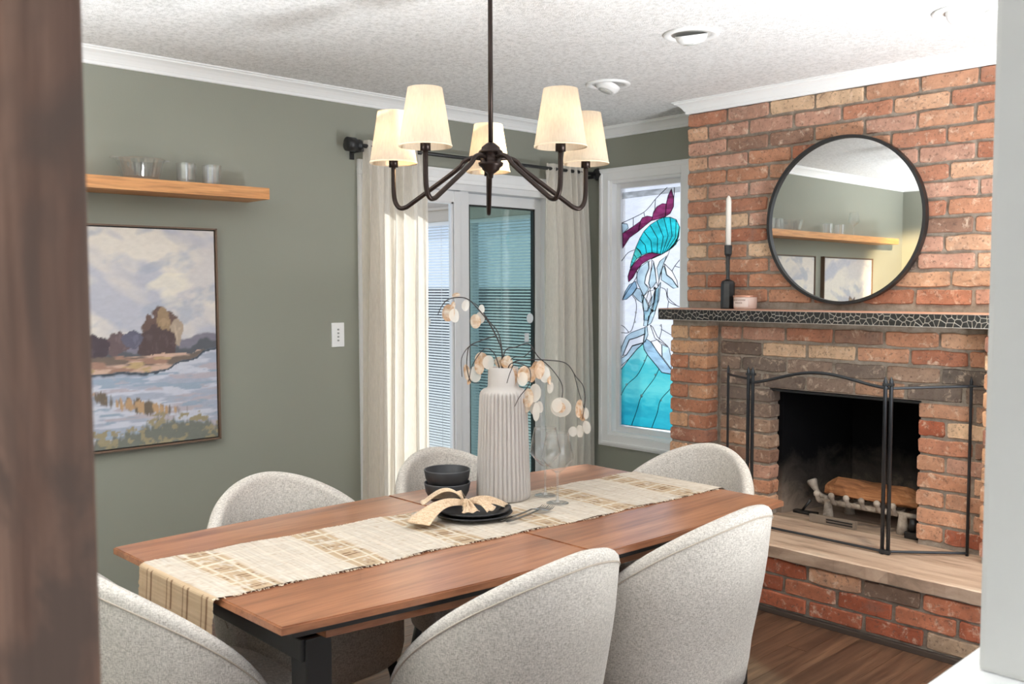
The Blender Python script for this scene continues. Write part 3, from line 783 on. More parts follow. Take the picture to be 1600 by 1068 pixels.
gp('side_horn', MB().tube(smooth_path([(1.72, -.15, ZH+.09), (1.665, -.13, ZH+.10), (1.63, -.12, ZH+.135), (1.615, -.12, ZH+.165)], 5), [.012]*8+[.014, .017, .02, .023, .025, .026, .026, .018], 8), M['ash'])
for x, y in ((1.755, -.21), (2.12, -.21), (1.77, -.02), (2.11, -.02)):
    gp('leg', MB().tube([(x, y, ZH), (x, y, ZH+.05), (x, y, ZH+.09)], [.028, .022, .018], 10), M['ash'])
lg = empty('firewood_log', (1.95, -.11, ZH+.10)); tag(lg, 'split orange-brown firewood log lying on the grate', 'log')
n = 14; vs = []; rl = random.Random(4)
for k in range(n+1):
    t = k/n; x = -.24+.46*t; e = 1-.35*(abs(2*t-1)**6)
    for (y, z_) in ((-.075, .012), (-.05, .0), (.0, -.004), (.06, .008), (.075, .04), (.04, .075), (-.035, .085+.01*math.sin(t*9)), (-.08, .062+.008*math.sin(t*11))):
        vs.append((x+rl.uniform(-.004, .004), (y+rl.uniform(-.005, .005))*e, .012+z_*e+rl.uniform(-.003, .003)))
fs = [(k*8+j, k*8+(j+1) % 8, (k+1)*8+(j+1) % 8, (k+1)*8+j) for k in range(n) for j in range(8)]+[tuple(range(8)), tuple(n*8+j for j in range(8))]
MB().add(vs, fs).build('split_wood', M['log'], lg)
MB().box(-.2, .19, .045, .082, .03, .07, .012).build('bark', M['bark'], lg)
br_ = empty('gas_burner_plate', (1.83, -.30, ZH)); tag(br_, 'low dusty metal vent plate on firebox floor before the grate', 'vent plate')
MB().box(-.12, .11, -.012, .012, 0, .038, .003).build('plate', plain('dusty_metal', (126, 112, 98), .7), br_)
for k in range(2): MB().box(-.03, .10, -.015, -.011, .012+.012*k, .018+.012*k).build('slot', M['black'], br_)
t1 = empty('fireplace_tool', (1.62, -.18, ZH)); tag(t1, 'small black damper lever on firebox floor left of grate', 'tool')
MB().box(-.06, .06, -.02, .02, 0, .014, .004).build('base', M['black'], t1); MB().tube([(-.02, 0, .012), (.02, .01, .07)], .007, 8).build('lever', M['black'], t1)
t2 = empty('gas_valve', (2.185, -.245, ZH)); tag(t2, 'small black gas valve on firebox floor right of grate', 'valve')
MB().box(-.03, .03, -.03, .03, 0, .03, .006).build('base', M['black'], t2); MB().tube([(0, 0, .03), (0, 0, .085)], [.022, .018], 10).build('knob', M['black'], t2)

# ------------------------------------------------------------------ mantel things and mirror
ch = empty('candle_holder', (1.287, -.385, ZM1)); tag(ch, 'tall black bottle-shaped candlestick on mantel', 'candle holder')
MB().lathe([(.0, 0), (.034, 0), (.036, .004), (.035, .125), (.031, .138), (.011, .148), (.009, .16), (.009, .245), (.012, .262), (.019, .275), (.020, .318), (.016, .318), (.015, .30), (0, .30)], 8, smooth=False).build('body', M['black'], ch)
cn = empty('taper_candle', (1.287, -.385, ZM1+.302)); tag(cn, 'white taper candle in black candlestick', 'candle')
MB().lathe([(0, 0), (.0135, 0), (.0135, .235), (.011, .25), (.004, .262), (0, .264)], 20).build('wax', M['candle'], cn)
MB().tube([(0, 0, .262), (.001, 0, .270)], .001, 6).build('wick', M['black'], cn)
jr = empty('jar_candle', (1.395, -.395, ZM1)); tag(jr, 'small blush glass jar candle beside candlestick', 'candle')
MB().lathe([(0, 0), (.052, 0), (.056, .006), (.058, .066), (.055, .068), (.053, .062), (.051, .05), (0, .05)], 32).build('jar', plain('blush_frosted_glass', (214, 186, 172), .25), jr)
MB().lathe([(.0582, .060), (.0595, .062), (.0590, .069), (.055, .069)], 32).build('rim', plain('copper_rim', (205, 150, 125), .3, .6), jr)
lab = MB(); vs = []
for k in range(13):
    a = R(-128+k*7.0); vs += [(.0588*math.cos(a), .0588*math.sin(a), .012), (.0592*math.cos(a), .0592*math.sin(a), .054)]
lb = lab.add(vs, [(2*k, 2*k+2, 2*k+3, 2*k+1) for k in range(12)]).build('label', plain('pale_label', (226, 208, 198), .6), jr)
wd = MB()
for row, (a0, a1, nn) in enumerate(((-122, -60, 11), (-108, -74, 6))):
    for k in range(nn):
        a = R(a0+(a1-a0)*k/(nn-1)); zz = .042-.014*row
        t = Vector((-math.sin(a), math.cos(a), 0))*.0018; p = Vector((.0600*math.cos(a), .0600*math.sin(a), zz))
        wd.add([p-t, p+t, p+t+Vector((0, 0, .0075)), p-t+Vector((0, 0, .0075))], [(0, 1, 2, 3)])
wd.build('lettering', plain('brown_print', (140, 112, 98), .7), jr)

mr = empty('round_mirror', (1.862, -.325, 1.746)); tag(mr, 'large round wall mirror with thin black frame on brick', 'mirror')
RM = .383; n = 96
MB().lathe([(0, 0), (RM-.008, 0), (RM-.008, .004), (0, .004)], n, smooth=False).build('mirror_glass', M['mirror'], mr)
MB().lathe([(RM-.010, -.016), (RM+.004, -.016), (RM+.004, .018), (RM-.010, .018), (RM-.010, -.016)], n, smooth=False).build('frame', M['black'], mr)
mr.rotation_euler = (R(90-.15), 0, R(-.4))

# ------------------------------------------------------------------ recessed ceiling lights
def eyeball(px, py, lit, label, tilt):
    p = on_z(px, py, ZC); o = empty('recessed_light', (p.x, p.y, ZC)); tag(o, label, 'ceiling light', 'eyeball lights in the popcorn ceiling')
    MB().lathe([(.105, 0), (.108, -.004), (.100, -.010), (.082, -.008), (.078, -.002), (.078, .0)], 40).build('trim_ring', M['trim'], o)
    MB().lathe([(.0, -.001), (.078, -.001)], 32).build('recess', plain('inner_recess', (206, 204, 200), .5), o)
    prof = [(.062*math.cos(R(a)), -.004-.042*math.sin(R(a))) for a in range(0, 56, 7)]+[(.034, -.036), (.032, -.030), (0, -.028)]
    e = MB().lathe(prof, 32).build('eyeball', M['trim'], o); e.rotation_euler = tilt
    m = plain('lamp_glass', (190, 190, 186), .3)
    if lit:
        m, nt, b = newmat('lit_spot_lamp'); b.inputs['Emission Color'].default_value = (1, .9, .75, 1); b.inputs['Emission Strength'].default_value = 14
    l = MB().lathe([(0, -.044), (.02, -.043), (.033, -.039), (.033, -.034), (0, -.034)], 24).build('lamp', m, o); l.rotation_euler = tilt
    return p
eyeball(1080, 53, False, 'unlit white eyeball downlight, middle one of the three above the table', (.25, .1, 0))
eyeball(950, 131, False, 'unlit white eyeball downlight nearest the stained glass window corner', (-.3, .2, 0))
q = eyeball(1507, 17, True, 'lit eyeball downlight above the fireplace near the white column', (-.35, -.2, 0))
lamp('eyeball_spot', 'SPOT', (q.x-.02, q.y-.03, ZC-.07), 2300, (1, .74, .42), (0, -5.2, 1.35), spot_size=R(15), spot_blend=.5, shadow_soft_size=.03)
lamp('eyeball_glow', 'SPOT', (q.x, q.y, ZC-.07), 40, (1, .86, .66), (2.35, -.75, 0.3), spot_size=R(80), spot_blend=.8, shadow_soft_size=.04)

# ------------------------------------------------------------------ floating shelf and its glassware
SY0, SY1, SX, SZ0, SZ1 = -4.5, -2.325, .20, 1.833, 1.883
shf = tag(MB().box(.0, SX, SY0, SY1, SZ0, SZ1, .0015).build('floating_shelf', M['shelf']), 'long honey oak floating shelf on green-grey wall', 'shelf')
def on_shelf(px, py): p = on_x(px, py, .10); return p.y
bowl = empty('glass_bowl', (.10, -2.855, SZ1)); tag(bowl, 'pressed glass bowl with flared handled rim on oak shelf', 'bowl')
def cutrad(n, d): return lambda a, j, r: r*(1+d*(1 if int(a/(2*math.pi)*n*2) % 2 else -1)) if r > .01 else r
MB().lathe([(0, .0), (.068, .0), (.074, .012), (.088, .068), (.094, .082), (.098, .086), (.094, .088), (.089, .084), (.082, .066), (.068, .014), (0, .010)], 64, rad=cutrad(28, .008), smooth=False).build('bowl_body', M['cut'], bowl)
for s_ in (-1, 1): MB().prism([(-.02, s_*.094, .083), (.02, s_*.094, .083), (.014, s_*.118, .085), (-.014, s_*.118, .085)], (0, 0, .005)).build('handle', M['cut'], bowl)
def tumbler(y, label, x=.10, h=.088, r=.041):
    o = empty('glass_tumbler', (x, y, SZ1)); tag(o, label, 'glass', 'tumblers on the oak shelf')
    MB().lathe([(0, 0), (r*.88, 0), (r*.92, .006), (r, h), (r*.93, h), (r*.84, .018), (0, .014)], 40, rad=cutrad(16, .02), smooth=False).build('tumbler_body', M['cut'], o)
tumbler(-2.66, 'cut crystal tumbler next to the glass bowl on the shelf'); tumbler(-2.545, 'cut crystal tumbler nearest the free end of the shelf')
tumbler(-3.42, 'plain tumbler at mid shelf, seen only in the mirror beside another tumbler'); tumbler(-3.62, 'tumbler at mid shelf next to the stem glass, seen only in the mirror')
def stemglass(loc, label, s=1.0, group=None):
    o = empty('wine_glass', loc); tag(o, label, 'wine glass', group)
    MB().lathe([(0, .003), (.030*s, .003), (.036*s, .001), (.036*s, 0), (0, 0)], 32).build('foot', M['cut'], o)
    MB().lathe([(.010*s, .004), (.0045*s, .012), (.0036*s, .04*s), (.0038*s, .085*s), (.006*s, .096*s), (.012*s, .101*s)], 20).build('stem', M['cut'], o)
    MB().lathe([(.0, .099*s), (.012*s, .100*s), (.030*s, .116*s), (.049*s, .139*s), (.051*s, .144*s), (.045*s, .178*s), (.036*s, .224*s), (.0352*s, .224*s), (.044*s, .178*s), (.0498*s, .144*s), (.048*s, .140*s), (.029*s, .118*s), (.0, .104*s)], 40).build('bowl', M['crystal'], o)
    MB().lathe([(.0352*s, .2235*s), (.0366*s, .2245*s), (.0352*s, .2255*s)], 40).build('rim', M['cut'], o)
    return o
stemglass((.10, -3.86, SZ1), 'clear stem glass near the far shelf end, seen in the mirror', .9)

# ------------------------------------------------------------------ paintings (flat print in vertex colours)
def vnoise(x, y, seed):
    xi = np.floor(x).astype(int); yi = np.floor(y).astype(int); fx = x-xi; fy = y-yi
    fx = fx*fx*(3-2*fx); fy = fy*fy*(3-2*fy)
    def h(a, b2): 
        v = np.sin(a*127.1+b2*311.7+seed*74.7)*43758.5453; return v-np.floor(v)
    return (h(xi, yi)*(1-fx)+h(xi+1, yi)*fx)*(1-fy)+(h(xi, yi+1)*(1-fx)+h(xi+1, yi+1)*fx)*fy
def fbm(x, y, s, o=4):
    t = 0; a = .5
    for k in range(o): t = t+a*vnoise(x*2**k, y*2**k, s+k*3); a *= .5
    return t/(1-.5**o)
def paint(U, V, seed, tree_u):
    C = np.zeros(U.shape+(3,)); l = lambda c: np.array(lin(c))
    def put(mask, col):
        nonlocal C
        mask = np.clip(mask, 0, 1)[..., None]; C = C*(1-mask)+np.array(col)*mask
    sm = lambda x, a, b2: np.clip((x-a)/(b2-a), 0, 1)
    wob = (fbm(U*14, V*14, seed+9)-.5)*.05
    put(np.ones(U.shape), l((214, 208, 206)))
    cl = fbm(U*3+V, V*5+U*.7, seed); put(sm(cl, .45, .62), l((232, 224, 214)))
    put(sm(fbm(U*3+7, V*6+U*2, seed+2), .55, .68)*.8, l((184, 186, 200)))
    put(sm(fbm(U*6+3, V*11-U*3, seed+4), .60, .72)*.6, l((168, 176, 192)))
    put(sm(fbm(U*4+1, V*9-U*2.5, seed+5), .58, .70)*(V < .8)*.8, l((238, 230, 214)))
    # hills
    hy = .515+.035*np.sin(U*5+1.4)+wob*.6
    put(sm(hy-V, 0, .006), l((132, 128, 140))); put(sm(hy-.03-V+wob, 0, .01), l((96, 98, 104)))
    # trees
    for (tu, tv, ru, rv, col) in ((tree_u, .52, .085, .13, (112, 92, 86)), (tree_u+.02, .56, .035, .085, (158, 134, 108)), (tree_u+.085, .53, .035, .07, (176, 158, 140)), (tree_u-.02, .47, .10, .09, (92, 78, 78)), (tree_u-.22, .475, .06, .055, (112, 96, 98)), (tree_u-.33, .46, .09, .06, (84, 74, 80)), (tree_u-.14, .49, .05, .04, (104, 102, 118))):
        d = ((U-tu)/ru)**2+((V-tv)/rv)**2+(fbm(U*30, V*22, seed+int(tu*40))-.5)*1.5
        put(sm(1-d, 0, .12), l(col)); put(sm(1-d, .3, .5)*sm(fbm(U*50, V*30, seed+1), .55, .62)*.5, [min(1, k*1.5) for k in l(col)])
    # banks
    b0 = .425+wob*.8
    put(sm(b0-V, 0, .008), l((120, 106, 98)))
    put(sm(fbm(U*5, V*28, seed+12), .46, .54)*(V < b0), l((208, 176, 158)))
    put(sm(fbm(U*6+4, V*34, seed+15), .58, .64)*(V < b0), l((166, 132, 116)))
    put(sm(fbm(U*7+4, V*30, seed+16), .62, .66)*(V < b0), l((190, 164, 124)))
    # water
    wy = .345+.10*np.clip((U-.66)/.34, 0, 1)**1.3+wob*.7
    put(sm(wy-V, 0, .006), l((172, 178, 194)))
    put(sm(wy-V, 0, .004)*sm(.02-(wy-V), 0, .01), l((72, 82, 92)))
    put(sm(fbm(U*5, V*40, seed+20), .48, .56)*(V < wy-.012), l((204, 206, 216)))
    put(sm(fbm(U*6+9, V*46, seed+23), .56, .62)*(V < wy-.012), l((186, 178, 186)))
    put(sm(fbm(U*7+5, V*52, seed+26), .60, .66)*(V < wy-.012), l((158, 172, 190)))
    # reeds
    rz = np.exp(-((V-.20-.05*np.sin(U*6))/.05)**2)*np.clip(1.25-np.abs(U-.58)*2.6, 0, 1)
    put(sm(fbm(U*60, V*10+U*12, seed+31)*rz, .34, .46), l((116, 104, 92))); put(sm(fbm(U*70+3, V*12+U*10, seed+33)*rz, .42, .5), l((190, 156, 120)))
    # foreground grass
    fy = .085+.03*np.sin(U*9+1)+wob
    put(sm(fy-V+(fbm(U*50, V*8, seed+41)-.5)*.08, 0, .02), l((122, 124, 116))); put(sm(fbm(U*30, V*40, seed+43), .58, .64)*(V < fy+.03), l((160, 148, 120)))
    # brush relief
    C *= (.93+.14*fbm(U*40, V*90, seed+50))[..., None]
    return np.clip(C, 0, 1)
def painting(y0, y1, z0, z1, seed, tu, label):
    o = empty('framed_painting', (0, (y0+y1)/2, z0)); tag(o, label, 'painting')
    nu, nv = 150, 180; hw = (y1-y0)/2-.012; H = z1-z0
    u = np.linspace(0, 1, nu+1); v = np.linspace(0, 1, nv+1); U, V = np.meshgrid(u, v)
    X = np.full(U.shape, .026); Yv = -hw+2*hw*U; Zv = .012+(H-.024)*V
    me = bpy.data.meshes.new('canvas'); co = np.stack([X, Yv, Zv], -1).reshape(-1, 3)
    fs = [(j*(nu+1)+i, j*(nu+1)+i+1, (j+1)*(nu+1)+i+1, (j+1)*(nu+1)+i) for j in range(nv) for i in range(nu)]
    # sides of the canvas block
    n0 = len(co); co = np.vstack([co, [[0.002, -hw, .012], [0.002, hw, .012], [0.002, hw, H-.012], [0.002, -hw, H-.012]]])
    a, b2, c_, d = 0, nu, nv*(nu+1)+nu, nv*(nu+1)
    fs += [(n0, n0+1, b2, a), (n0+1, n0+2, c_, b2), (n0+2, n0+3, d, c_), (n0+3, n0, a, d)]
    me.from_pydata(co.tolist(), [], fs); ca = me.color_attributes.new('paint', 'FLOAT_COLOR', 'POINT')
    col = np.ones((len(co), 4), np.float32); col[:n0, :3] = paint(U, V, seed, tu).reshape(-1, 3); col[n0:, :3] = .6
    ca.data.foreach_set('color', col.ravel()); me.materials.append(M['canvas']); link('canvas', me, None, o)
    f = MB(); W2 = (y1-y0)/2
    for q in ((-W2, -W2+.007, 0, H), (W2-.007, W2, 0, H), (-W2, W2, 0, .007), (-W2, W2, H-.007, H)): f.box(.0, .035, *q)
    f.build('floater_frame', plain('dark_bronze_frame', (112, 90, 74), .5), o)
    g_ = MB(); g_.box(.0, .018, -W2+.006, W2-.006, .006, H-.006); g_.build('backing', M['black'], o)
painting(-3.36, -2.495, .768, 1.706, 3, .70, 'river landscape painting with tree cluster under the oak shelf, nearer the door')
painting(-4.36, -3.50, .768, 1.706, 17, .42, 'second landscape painting farther from the door, seen in the mirror')

# light switch
sw = empty('switch_plate', (0, -1.856, 1.150)); tag(sw, 'white dimmer switch plate with small buttons beside curtain', 'switch')
MB().box(0, .007, -.036, .036, .0, .120, .003).build('plate', M['trim'], sw)
for k in range(4): MB().box(.007, .0095, -.005, .005, .028+.018*k, .036+.018*k, .001).build('button', plain('grey_button', (150, 150, 148), .5), sw)

# ------------------------------------------------------------------ curtain rod and curtains
RX, RZ = .09, 2.138
rod = empty('curtain_rod', (RX, -.88, RZ)); tag(rod, 'black curtain rod with block finials above sliding door', 'curtain rod')
MB().tube([(0, -.90, 0), (0, .845, 0)], .010, 12).build('rod', M['black'], rod)
MB().lathe([(0, 0), (.034, 0), (.034, .044), (.024, .046), (.024, .06), (.028, .062), (.028, .075), (.012, .078), (.012, .09), (0, .09)], 24, c=(0, 0, 0)).build('finial', M['black'], rod).matrix_local = Matrix.Translation((0, -.965, 0)) @ Matrix.Rotation(R(-90), 4, 'X')
MB().box(-.026, .026, -.026, .026, -.026, .026, .004).build('finial', M['black'], rod).matrix_local = Matrix.Translation((0, .866, 0)) @ Matrix.Rotation(R(45), 4, 'Y') @ Matrix.Rotation(R(20), 4, 'Z')
for y in (-.88, .83): MB().box(-.088, .008, y-.008, y+.008, -.03, -.012, .002).box(-.09, -.082, y-.012, y+.012, -.06, .02, .002).build('bracket', M['black'], rod)
def curtain(y0, y1, yb0, yb1, seed, label):
    o = empty('curtain', (RX, (y0+y1)/2, 0)); tag(o, label, 'curtain', 'linen curtain panels at the sliding door')
    rr = random.Random(seed); nu, nv = 150, 44; ph = rr.uniform(0, 6); vs = []; yc = (y0+y1)/2
    k1 = 5.5
    for j in range(nv+1):
        t = j/nv; z = 2.168-t*(2.168-.012)
        for i in range(nu+1):
            s_ = i/nu; ya = y0+(y1-y0)*s_; yb2 = yb0+(yb1-yb0)*s_; e = min(1, t*1.15)**.8
            y = ya+(yb2-ya)*e
            warp = s_+.018*math.sin(s_*13+ph+t*1.2)
            amp = (.014+.026*min(1, t*4))
            x = amp*math.sin(warp*2*math.pi*k1+ph+.5*math.sin(t*3))+.009*math.sin(warp*2*math.pi*k1*2.3+ph*2)+(.004*math.sin(s_*120) if t < .06 else 0)
            y += .010*math.sin(warp*2*math.pi*k1*2+1.0)*min(1, t*3)
            if .008 < t < .035: x = max(abs(x), .012)*(1 if x >= 0 else -1)
            vs.append((x, y-yc, z))
    fs = [(j*(nu+1)+i, j*(nu+1)+i+1, (j+1)*(nu+1)+i+1, (j+1)*(nu+1)+i) for j in range(nv) for i in range(nu)]
    MB().add(vs, fs, True).build('linen_panel', M['curtain'], o)
    hem = MB(); row = [vs[(nv-1)*(nu+1)+i] for i in range(nu+1)]
    return o
curtain(-1.735, -1.37, -1.79, -1.37, 2, 'cream linen curtain left of the sliding door, beside the switch')
curtain(-.46, -.105, -.46, -.04, 5, 'cream linen curtain right of the sliding door, beside stained glass window')

# ------------------------------------------------------------------ dining table
ZT = .755
CA, CB, CC, CD = Vector((1.433, -3.49)), Vector((2.271, -3.465)), Vector((2.392, -1.725)), Vector((1.531, -1.713))
def side(a, b2, bulge, t0=0., t1=1., n=14):
    d = (b2-a); nrm = Vector((d.y, -d.x)).normalized(); out = []
    for k in range(n+1):
        t = t0+(t1-t0)*k/n; out.append(a+d*t+nrm*bulge*4*t*(1-t))
    return out
tb = empty('dining_table', (1.91, -2.6, 0)); tag(tb, 'red-brown oak dining table with boat-shaped top on black legs', 'table')
def tp(name, mb, m, label=None):
    for i, v in enumerate(mb.v): mb.v[i] = (v[0]-1.91, v[1]+2.6, v[2])
    o = mb.build(name, m, tb)
    if label: o['label'] = label
    return o
def outline(t0, t1, inset=0.):
    near = side(CB, CC, .040, t0, t1); far = side(CA, CD, -.045, t0, t1)   # both run in +y
    P = near+far[::-1]
    if inset:
        c = sum(P, Vector((0, 0)))/len(P); P2 = []
        for p in P:
            d = p-c; P2.append(c+Vector((d.x*(1-inset/abs(d.x)) if abs(d.x) > inset else d.x, d.y*(1-inset/max(abs(d.y), .5))if abs(d.y) > .5 else d.y)))
        P = P2
    return P
def slab(name, P, z0, z1, m, bev=.003):
    bm = bmesh.new(); vb = [bm.verts.new((p.x, p.y, z0)) for p in P]; f = bm.faces.new(vb)
    e = bmesh.ops.extrude_face_region(bm, geom=[f]); 
    for v in e['geom']:
        if isinstance(v, bmesh.types.BMVert): v.co.z = z1
    bmesh.ops.recalc_face_normals(bm, faces=bm.faces[:])
    if bev:
        ed = [e_ for e_ in bm.edges if abs(e_.verts[0].co.z-z1) < 1e-6 and abs(e_.verts[1].co.z-z1) < 1e-6]
        bmesh.ops.bevel(bm, geom=ed, offset=bev, segments=2, affect='EDGES')
    return tp(name, MB().bm(bm), m)
slab('tabletop_leaf', outline(0, .4985), ZT-.018, ZT, M['table']); slab('tabletop_leaf', outline(.5015, 1), ZT-.018, ZT, M['table'])
slab('under_frame', outline(0.01, .99, .018), ZT-.036, ZT-.018, M['black'], 0)
slab('lower_board', outline(.045, .955, .05), ZT-.066, ZT-.036, M['table'], .002)
for p in (Vector((1.452, -3.36)), Vector((2.185, -3.345)), Vector((2.29, -1.845)), Vector((1.575, -1.84))):
    tp('leg', MB().box(p.x-.032, p.x+.032, p.y-.032, p.y+.032, 0, ZT-.066, .003), M['black'])
tp('end_beam', MB().box(1.43, 2.21, -3.385, -3.325, ZT-.115, ZT-.066, .003), M['black']); tp('end_beam', MB().box(1.55, 2.315, -1.872, -1.812, ZT-.115, ZT-.066, .003), M['black'])

# ------------------------------------------------------------------ chairs
def make_chair():
    root = empty('dining_chair')
    A0 = R(104); nA = 56
    HW, BK = .312, .278
    def ztop(a): t = min(1, abs(a)/A0); return .445+.405*(max(0, 1-t**1.75))**.72
    def outer(a, z, inset=0.):
        k = .88+.12*min(1, max(0, (z-.30)/.34))**.7
        lean = .055*max(0, (z-.42)/.42)*max(0, math.cos(a))
        x = (HW*k-inset)*math.sin(a); y = -(BK*k-inset)*math.cos(a)-lean
        return x, y
    TH = .042; rows = []
    for i in range(nA+1):
        a = -A0+2*A0*i/nA; zt = ztop(a); row = []
        zb_ = .30
        nz = 9
        for j in range(nz):
            z = zb_+(zt-.022-zb_)*j/(nz-1); x, y = outer(a, z); row.append((x, y, z))
        for k in range(1, 6):
            th = math.pi*k/6; ins = TH/2*(1-math.cos(th)); z = zt-.022+.022*math.sin(th); x, y = outer(a, zt-.022, ins); row.append((x, y, z))
        for j in range(nz):
            z = zt-.022-(zt-.022-zb_)*j/(nz-1); x, y = outer(a, z, TH); row.append((x, y, z))
        rows.append(row)
    m = len(rows[0]); vs = [v for r in rows for v in r]
    fs = [(i*m+j, (i+1)*m+j, (i+1)*m+j+1, i*m+j+1) for i in range(nA) for j in range(m-1)]
    fs += [(i*m, i*m+m-1, (i+1)*m+m-1, (i+1)*m) for i in range(nA)]
    fs += [tuple(range(m)), tuple(nA*m+j for j in range(m))]
    bk = MB().add(vs, fs, True).build('backrest', M['boucle'], root)
    pts = []
    for i in range(2, nA-1):
        a = -A0+2*A0*i/nA; z = ztop(a)-.030; x, y = outer(a, z, -.0008); pts.append((x, y, z))
    MB().tube(pts, .0022, 6).build('piping', M['seam'], bk)
    # seat cushion
    vs = []; n = 40; prof_ = [(.90, .31), (.97, .325), (1.0, .36), (1.0, .44), (.985, .462), (.94, .474), (.7, .482), (.35, .485)]
    for (s_, z) in prof_:
        for k in range(n):
            a = 2*math.pi*k/n; cx = abs(math.cos(a))**.75*(1 if math.cos(a) > 0 else -1); sy = abs(math.sin(a))**.75*(1 if math.sin(a) > 0 else -1)
            vs.append((.258*s_*cx, .0+.215*s_*sy, z))
    fs = [(j*n+k, j*n+(k+1) % n, (j+1)*n+(k+1) % n, (j+1)*n+k) for j in range(len(prof_)-1) for k in range(n)]
    fs += [tuple(range(n)), tuple((len(prof_)-1)*n+k for k in range(n))]
    MB().add(vs, fs, True).build('seat', M['boucle'], root)
    for sx, sy in ((-1, -1), (1, -1), (-1, 1), (1, 1)):
        MB().tube([(sx*.215, sy*.205, 0), (sx*.165, sy*.150, .32)], [.010, .017], 12).build('leg', M['black'], root)
    return root
proto = make_chair()
SPOTS = [((2.240, -2.860), 90, 'oatmeal upholstered tub chair with its back to the camera, nearest left of the pair'),
         ((2.268, -2.215), 90, 'oatmeal upholstered tub chair with its back to the camera, next to the hearth'),
         ((1.535, -2.935), -90, 'oatmeal tub chair against the green-grey wall side, below the switch'),
         ((1.545, -2.255), -90, 'oatmeal tub chair in front of the left curtain, behind the black bowls'),
         ((1.925, -1.745), 180, 'oatmeal tub chair at the table end below the stained glass window'),
         ((1.785, -3.42), 2, 'oatmeal tub chair at the near table end beside the timber post')]
for k, ((x, y), rz, lb) in enumerate(SPOTS):
    o = proto if k == 0 else copy_tree(proto)
    o.location = (x, y, 0); o.rotation_euler = (0, 0, R(rz)); tag(o, lb, 'chair', 'tub chairs around the dining table')

